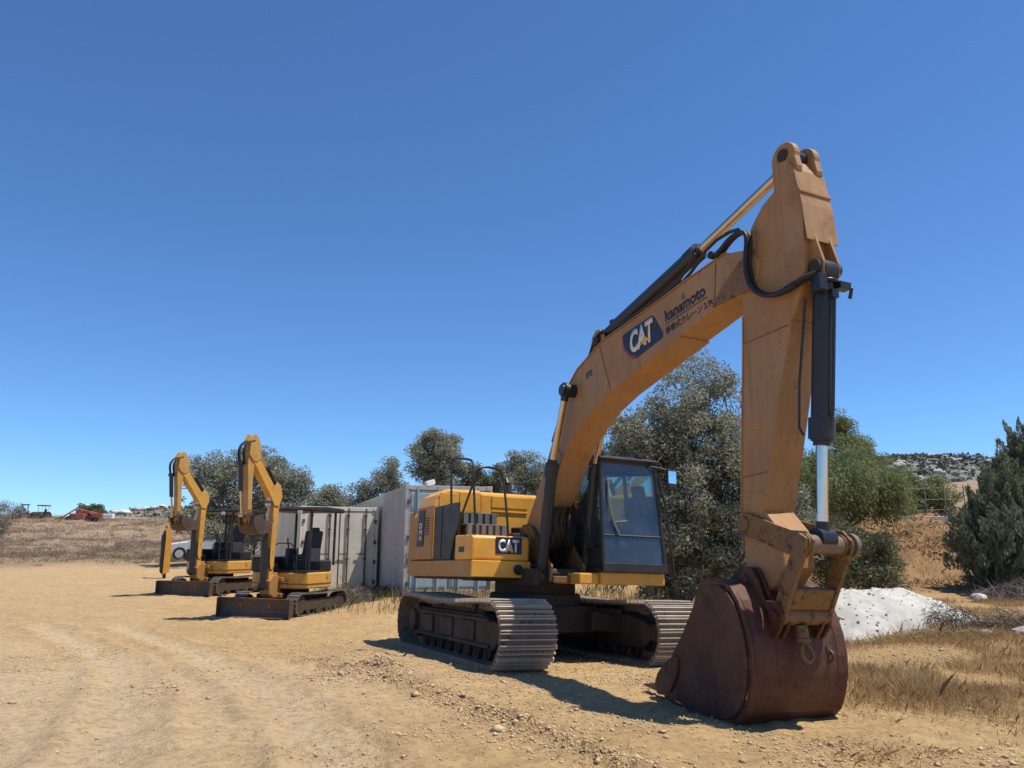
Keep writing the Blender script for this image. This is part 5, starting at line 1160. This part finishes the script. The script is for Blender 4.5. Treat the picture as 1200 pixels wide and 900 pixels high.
def twigs(name, cx, cy, rx, ry, h, n, seed, label, ln=.5, m='twig', cat='dead brush'):
    r = np.random.default_rng(seed); a = r.uniform(0, 6.283, n); q = np.sqrt(r.uniform(0, 1, n)); x = cx+rx*q*np.cos(a); y = cy+ry*q*np.sin(a)
    z = zg_many(x, y)+h*(1-q**2)*r.uniform(0, 1, n); d = r.normal(size=(n, 3)); d[:, 2] = np.abs(d[:, 2])*.5+.1
    d /= np.linalg.norm(d, axis=1, keepdims=True)
    v, f = leafcards(np.c_[x, y, z], ln, .014, d, seed+1, .3); o = npmesh(name, v, f, M[m]); tag(o, label, cat); return o
twigs('brush_pile', 13.0, 19.2, 1.9, 1.0, .6, 2600, 131, 'grey heap of dead branches under the conifers at right edge', .6)
twigs('straw_tufts', 6.9, 13.45, 1.5, .35, .16, 900, 181, 'dry straw growing along the foot of the pale mound', .3, 'drygrass', 'straw')
twigs('dead_shrub', 7.75, 14.3, .75, .45, .5, 900, 132, 'grey leafless shrub leaning on the right end of the pale mound', .4)
twigs('dead_shrub', 8.6, 13.9, .6, .4, .42, 700, 133, 'brown leafless shrub right of the pale mound', .35, 'brush')
twigs('dead_shrub', -3.9, 20.3, .5, .35, .38, 500, 134, 'dark dry shrub at the near corner of the tall grey container', .35)
twigs('agave_weed', -4.5, 21.4, .35, .3, .55, 260, 135, 'spiky green weed in front of the low cream container', .6, 'weed', 'weed')
twigs('tall_weed', -5.35, 22.2, .22, .2, 1.1, 160, 136, 'tall thin weed standing beside the cream container doors', .3, 'weed', 'weed')

# ------------------------------------------------------------------ fence, hedge and shed on the bank
fx = empty('wire_fence', (15.9, 30.6, gz(15.9, 30.6))); tag(fx, 'wire fence with slim posts on top of the bank before the light green hedge', 'fence')
FP = [(-1.7,.0),(-.95,.05),(-.2,.1),(.5,.15),(1.3,.2),(2.1,.25)]
M['galv'] = metal_paint('weathered_post', (.30,.27,.22), .8)
for k, (x, y) in enumerate(FP):
    z = gz(15.9+x, 30.6+y)-gz(15.9, 30.6); p = MB(); p.cyl((x,y,z-.2),(x,y,z+1.25),.022,8); p.build('post', M['galv'], fx, smooth=True)
p = MB()
for h in (.3,.7,1.15): p.tube([(x,y,gz(15.9+x,30.6+y)-gz(15.9,30.6)+h) for x, y in FP], .008, 4)
p.build('fence_wire', M['galv'], fx)
tree('hedge', (16.2, 32.4, gz(16.2, 32.4)), [(-1.0,0,.7,.9,.5,.75),(.3,0,.75,.9,.5,.75),(1.5,0,.7,.9,.5,.7)], M['hedge'], 170, 100, .3, .10, .035, 141, 'light green hedge behind the wire fence on the bank', 'hedge', trunk=.03)
cbk = MB(); cbk.b6(-1.6,1.6,-.09,.09,-.25,.14); w_ = cbk.build('retaining_kerb', M['chalk'], None, .02); w_.location = (16.4, 29.9, gz(16.4, 29.9)); tag(w_, 'low pale concrete kerb along the foot of the wire fence', 'kerb')
def house(loc, yaw, w, d, h, wallm, roofm, label, group=None):
    rt = empty('house', loc, (0, 0, yaw)); tag(rt, label, 'house', group)
    b = MB(); b.b6(-w/2, w/2, -d/2, d/2, -6, h); b.build('wall', wallm, rt)
    r = MB(); r.prism([(-w/2-.4, h+.01), (w/2+.4, h+.01), (w*.25, h+h*.45), (-w*.25, h+h*.45)], -d/2-.4, d/2+.4); r.build('roof', roofm, rt)
    for x in (-w*.28, w*.08):
        q = MB(); q.b6(x, x+w*.16, -d/2-.03, -d/2+.02, h*.35, h*.75); q.build('window', M['carglass'], rt)
    return rt
M['stucco'] = metal_paint('pale_stucco', (.66,.62,.55), .8); M['tile'] = metal_paint('brown_tile', (.22,.11,.08), .8)
def polar_z(px, py, D):   # height seen at that picture row at distance D (used only to lay out far hills)
    v = math.atan((py-450)/900.); return 1.7+D*math.tan(.205-v)
# ------------------------------------------------------------------ far hills
def hill(name, t0, t1, D0, D1, prof, m, seed, rough=3., n=(160, 50)):
    tt = np.linspace(t0, t1, n[0]); dd = np.linspace(0, 1, n[1]); T, Q = np.meshgrid(tt, dd); D = D0+(D1-D0)*Q
    ridge = np.interp(T, [p[0] for p in prof], [p[1] for p in prof]); x = T*D; y = D
    front = sst(0, .85, Q)*(1-.35*sst(.85, 1, Q)); z = ridge*front + 4*(1-front)+rough*fbm(x*.02, y*.02, 4, seed)*sst(0,.3,Q)+rough*.3*fbm(x*.1, y*.1, 3, seed+9)-6*(1-sst(0,.08,Q))
    k, i = np.meshgrid(np.arange(n[0]-1), np.arange(n[1]-1)); a = i*n[0]+k
    F = np.stack([a, a+1, a+1+n[0], a+n[0]], -1).reshape(-1, 4)
    o = npmesh(name, np.c_[x.ravel(), y.ravel(), z.ravel()], F, m, smooth=True); tag(o, kind='structure'); return o, (x, y, z)
def hill_mat(name, a, b, cdark, sc):
    m, nt, bs, out = newmat(name); co = objco(nt); n1 = noise(nt, sc, 6, .65, co); n2 = noise(nt, sc*6, 5, .7, co)
    c = mix(nt, ramp(nt, n1, [(.35, 0), (.65, 1)]), a, b)
    c = mix(nt, ramp(nt, n2, [(.48, 0), (.56, .9)]), c, cdark)
    nt.links.new(c, bs.inputs['Base Color']); bs.inputs['Roughness'].default_value = 1; bs.inputs['Specular IOR Level'].default_value = 0; return m
M['hillR'] = hill_mat('chaparral_hill', (.20,.195,.175), (.27,.25,.21), (.11,.12,.105), .035)
M['hillL'] = hill_mat('dry_far_hill', (.22,.19,.15), (.30,.26,.20), (.10,.11,.085), .03)
H1, g1 = hill('hills', .30, 1.05, 170, 380, [(.30,24),(.40,33),(.50,38.5),(.56,39),(.62,37.5),(.70,36),(1.05,30)], M['hillR'], 151, 2.5, (260, 90))
H2, g2 = hill('hills', -1.0, .32, 190, 420, [(-1.0,8),(-.67,11.0),(-.60,11.5),(-.53,14.5),(-.48,16.5),(-.44,17.5),(-.3,18),(-.1,14),(.32,20)], M['hillL'], 152, 1.6, (260, 60))
# pale boulders on the right hill
M['boulder'] = metal_paint('pale_boulder', (.50,.46,.40), .9, dust=(.3,.28,.25), dust_amt=.4, bumps=.5)
rr = random.Random(9); gx, gy, gzz = g1
bl = [rock('boulder', (0,0,0), (2.0,1.5,1.2), 300+k, M['boulder'], None, None, 'boulder', 2) for k in range(4)]
for k in range(95):
    i = rr.randint(30, 74); j = rr.randint(66, 150)
    o = bl[k] if k < 4 else bl[k % 4].copy()
    if k >= 4: COL.objects.link(o)
    o.location = (gx[i, j], gy[i, j], gzz[i, j]+.4); o.rotation_euler = (0, 0, rr.uniform(0, 6)); sc = rr.uniform(.35, 1.25); o.scale = (sc*rr.uniform(.8, 1.5), sc, sc*rr.uniform(.6, 1))
    tag(o, 'pale boulder on the dark scrubby hillside far beyond the bank', 'boulder', 'pale boulders on the far hillside')
for k, (t, q, sx, lab) in enumerate([(-.497,.62,1.5,'long white boulder outcrop on the far left ridge, left of the other two'),(-.47,.66,1.2,'white boulder in the middle of the far left ridge outcrops'),(-.452,.7,1.3,'white boulder outcrop nearest the raised excavator arm on the far left ridge')]):
    i = int(q*59); j = int((t+1)/1.32*259); x, y, z = g2[0][i, j], g2[1][i, j], g2[2][i, j]
    o = rock('boulder', (x, y, z+.7), (2.7*sx, 1.5, .85*sx), 320+k, M['white_rock'] if 'white_rock' in M else M['boulder'], lab, 'white outcrops on the left ridge', 'boulder', 2)
for k, (t, D, zz, lab) in enumerate([(.545,215,None,'small white walled house with brown roof below the rocky hill'),]):
    house((t*D, D, 14.2), .2, 6.5, 5, 2.2, M['stucco'], M['tile'], lab)
# dark bushes on the far hills: thousands of them read as one cover
r = np.random.default_rng(160); n = 2600; i = r.integers(8, 88, n); j = r.integers(40, 200, n); P0 = np.c_[gx[i, j], gy[i, j], gzz[i, j]]+r.normal(0, 1, (n, 3))*np.array([1.5, 1.5, .1])
idx = np.repeat(np.arange(n), 9); c = P0[idx]+inball(r, len(idx))*np.array([1.7, 1.7, 1.0])+np.array([0, 0, .4]); v, f = leafcards(c, 1.5, .9, None, 161)
o = npmesh('hill_scrub', v, f, M['scrub']); tag(o, 'dark chaparral scrub covering the far rocky hill', 'scrub', None, 'stuff')
gx2, gy2, gz2 = g2; n = 3000; i = r.integers(6, 54, n); j = r.integers(20, 240, n); P0 = np.c_[gx2[i, j], gy2[i, j], gz2[i, j]]+r.normal(0, 1, (n, 3))*np.array([2, 2, .1])
idx = np.repeat(np.arange(n), 8); c = P0[idx]+inball(r, len(idx))*np.array([1.9, 1.9, .9])+np.array([0, 0, .3]); v, f = leafcards(c, 1.5, .8, None, 162)
o = npmesh('hill_scrub', v, f, M['scrub2']); tag(o, 'grey-green scrub dotted over the low far ridge at left', 'scrub', None, 'stuff')
# far trees along the left skyline
tree('round_tree', (-67.6, 125, gz(-67.6, 125)-.2), [(0,0,1.3,1.9,1.4,1.0),(-1.0,0,.9,1.3,1,.8),(1.1,0,.9,1.2,1,.7)], M['shrub'], 120, 60, .5, .3, .12, 171, 'dark green rounded bush on the far skyline at left', 'bush', trunk=.1)
tree('bare_tree', (-43.8, 66, gz(-43.8, 66)), [(0,0,1.6,1.6,1.3,1.5),(-1.2,0,1.4,1,1,1.3)], M['twigleaf'], 90, 34, .5, .35, .03, 172, 'grey half bare bush at the left edge of the photo', 'bush', trunk=.07, forks=8)
# ------------------------------------------------------------------ far machines at left
M['redpaint'] = metal_paint('faded_red_paint', (.42, .085, .05), .6, dust=(.5, .33, .25), dust_amt=.5)
def tractor(loc, yaw, label, canopy):
    rt = empty('tractor', loc, (0, 0, yaw)); rt.scale = (.74, .74, .74); tag(rt, label, 'tractor', 'dark tractors on the far rise')
    b = MB(); b.prism([(-1.2,.6),(1.9,.6),(1.95,1.15),(1.8,1.35),(.5,1.45),(.2,1.2),(-1.2,1.2)], -.42, .42); b.build('body', M['bladesteel'], rt, .05)
    for x, r_ in ((-.8,.75),(1.4,.5)):
        for s in (-1, 1): q = MB(); q.cyl((x,s*.55,r_),(x,s*.85,r_),r_,20); w = q.build('wheel', M['hose'], rt, smooth=True); q = MB(); q.cyl((x,s*.86,r_),(x,s*.87,r_),r_*.5,14); q.build('rim', M['bladesteel'], w)
    q = MB()
    for x in (-1.1,.35):
        for y in (-.5,.5): q.cyl((x,y,1.15),(x,y,2.55),.05,6)
    q.build_each('canopy_post', M['white'] if canopy else M['black'], rt)
    q = MB(); q.b6(-1.35,.6,-.7,.7,2.55,2.72); q.build('canopy_roof', M['black'], rt, .04)
    q = MB(); q.prism([(-.85,1.34),(-.35,1.34),(-.35,1.46),(-.74,1.46),(-.80,1.98),(-.92,1.96)], -.25, .25); q.build('seat', M['seat'], rt)
    return rt
tractor((-68.9, 110, gz(-68.9, 110)), -.9, 'dark tractor with a flat black canopy on the far rise at left', False)
tractor((-65.9, 109, gz(-65.9, 109)), -1.9, 'dark tractor with white canopy posts, right of the other far tractor', True)
rt = empty('farm_implement', (-58.6, 106, gz(-58.6, 106))); tag(rt, 'faded red steel farm implement with folded frames on the far rise at left', 'farm implement')
q = MB()
for a, b in [((-3,0,.5),(3,0,.9)),((-3,0,.5),(-.8,0,1.9)),((-.8,0,1.9),(2.9,0,1.1)),((-2.2,.6,.4),(0,.6,1.7)),((0,.6,1.7),(2.6,.6,.5)),((-.8,0,1.9),(-.6,0,.6)),((.6,0,1.6),(.9,0,.7)),((1.9,0,1.3),(2.1,0,.8)),((-3,0,.5),(-2.2,.6,.4)),((-4.3,-.3,.1),(-2.6,0,.9))]: q.cyl(a, b, .10, 6)
q.build('frame', M['redpaint'], rt)
q = MB(); q.b6(-1.4,.6,-.5,.5,.5,1.25); q.b6(1.6,3.0,-.4,.4,.7,1.3); q.build('hopper', M['redpaint'], rt, .04)
for x in (-1.2, 1.4):
    for s in (-1, 1): q = MB(); q.cyl((x,s*.7,.45),(x,s*.95,.45),.45,16); q.build('wheel', M['hose'], rt, smooth=True)
q = MB(); q.b6(3.1,4.4,-.4,.4,.5,1.2); q.build('tank', M['white'], rt, .1)
# ------------------------------------------------------------------ white car between the compact excavators
M['carpaint'] = metal_paint('white_car_paint', (.72,.72,.70), .25, dust=(.5,.42,.32), dust_amt=.3, bumps=0)
car = empty('parked_car', (-15.2, 40.0, gz(-15.2, 40)), (0, 0, math.pi+.12)); tag(car, 'white car parked behind the compact excavators, mostly hidden', 'car')
q = MB(); q.prism([(-2.2,.35),(-1.75,.30),(-1.15,.30),(1.15,.30),(1.8,.30),(2.2,.35),(2.25,.62),(2.1,.80),(1.05,.95),(.45,1.38),(-1.05,1.42),(-1.75,1.02),(-2.2,.92),(-2.25,.6)], -.86, .86); q.build('body', M['carpaint'], car, .07)
for s in (-1, 1):
    q = MB(); q.prism([(.90,.97),(.40,1.32),(-.25,1.34),(-.25,.98)], s*.862-.004, s*.862+.004); q.build('window', M['carglass'], car)
    q = MB(); q.prism([(-.32,.98),(-.32,1.34),(-1.0,1.35),(-1.45,1.05)], s*.862-.004, s*.862+.004); q.build('window', M['carglass'], car)
    for x in (-1.4, 1.4):
        q = MB(); q.cyl((x,s*.70,.32),(x,s*.89,.32),.32,24); w = q.build('wheel', M['hose'], car, smooth=True); q = MB(); q.cyl((x,s*.892,.32),(x,s*.90,.32),.2,18); q.build('rim', M['lamp'], w)
    q = MB(); q.b6(2.16,2.27,s*.6-.15,s*.6+.15,.62,.74); q.build('headlight', M['lamp'], car, .02)
    q = MB(); q.b6(-2.27,-2.18,s*.68-.1,s*.68+.1,.7,.85); q.build('taillight', M['decal_red'], car, .02)
q = MB(); q.add([(1.09,-.72,.975),(1.09,.72,.975),(.50,.66,1.385),(.50,-.66,1.385)], [(0,1,2,3)]); q.build('windscreen', M['carglass'], car)

# ------------------------------------------------------------------ sky, sun, camera
SUN_EL, SUN_AZ = 68., 8.     # azimuth: degrees from +X (right of the view) towards the camera
az = R_(SUN_AZ); el = R_(SUN_EL)
sd = Vector((math.cos(el)*math.cos(az), -math.cos(el)*math.sin(az), math.sin(el)))
w = bpy.data.worlds.new('World'); scene.world = w; w.use_nodes = True
nt = w.node_tree; nt.nodes.clear()
sky = nt.nodes.new('ShaderNodeTexSky'); sky.sky_type = 'NISHITA'; sky.sun_disc = False
sky.sun_elevation = el; sky.sun_rotation = math.atan2(sd.x, sd.y)
sky.altitude = 1500; sky.air_density = 1.0; sky.dust_density = .0; sky.ozone_density = 4.0
bg = nt.nodes.new('ShaderNodeBackground'); bg.inputs[1].default_value = .11
wo = nt.nodes.new('ShaderNodeOutputWorld'); wb = mix(nt, 1.0, sky.outputs[0], (.70, 1.0, 1.27), 'MULTIPLY'); nt.links.new(wb, bg.inputs[0]); nt.links.new(bg.outputs[0], wo.inputs[0])
L = bpy.data.lights.new('sun', 'SUN'); L.energy = 5.0; L.angle = R_(.53); L.color = (1, .95, .87)
lo = bpy.data.objects.new('sun', L); COL.objects.link(lo); lo.rotation_euler = sd.to_track_quat('Z', 'Y').to_euler(); lo.location = (20, -5, 60)
cam = bpy.data.cameras.new('camera'); cam.sensor_width = 36; cam.lens = 27.0; cam.clip_end = 6000; cam.clip_start = .05
co_ = bpy.data.objects.new('camera', cam); COL.objects.link(co_); co_.location = (0, 0, 1.703); co_.rotation_euler = (math.pi/2+.205, 0, 0)
scene.camera = co_
scene.view_settings.view_transform = 'Standard'; scene.view_settings.look = 'None'; scene.view_settings.exposure = 0.20; scene.view_settings.gamma = 1
scene.render.engine = 'CYCLES'; scene.cycles.max_bounces = 8; scene.cycles.transparent_max_bounces = 16
scene.render.resolution_x = 1024; scene.render.resolution_y = 768
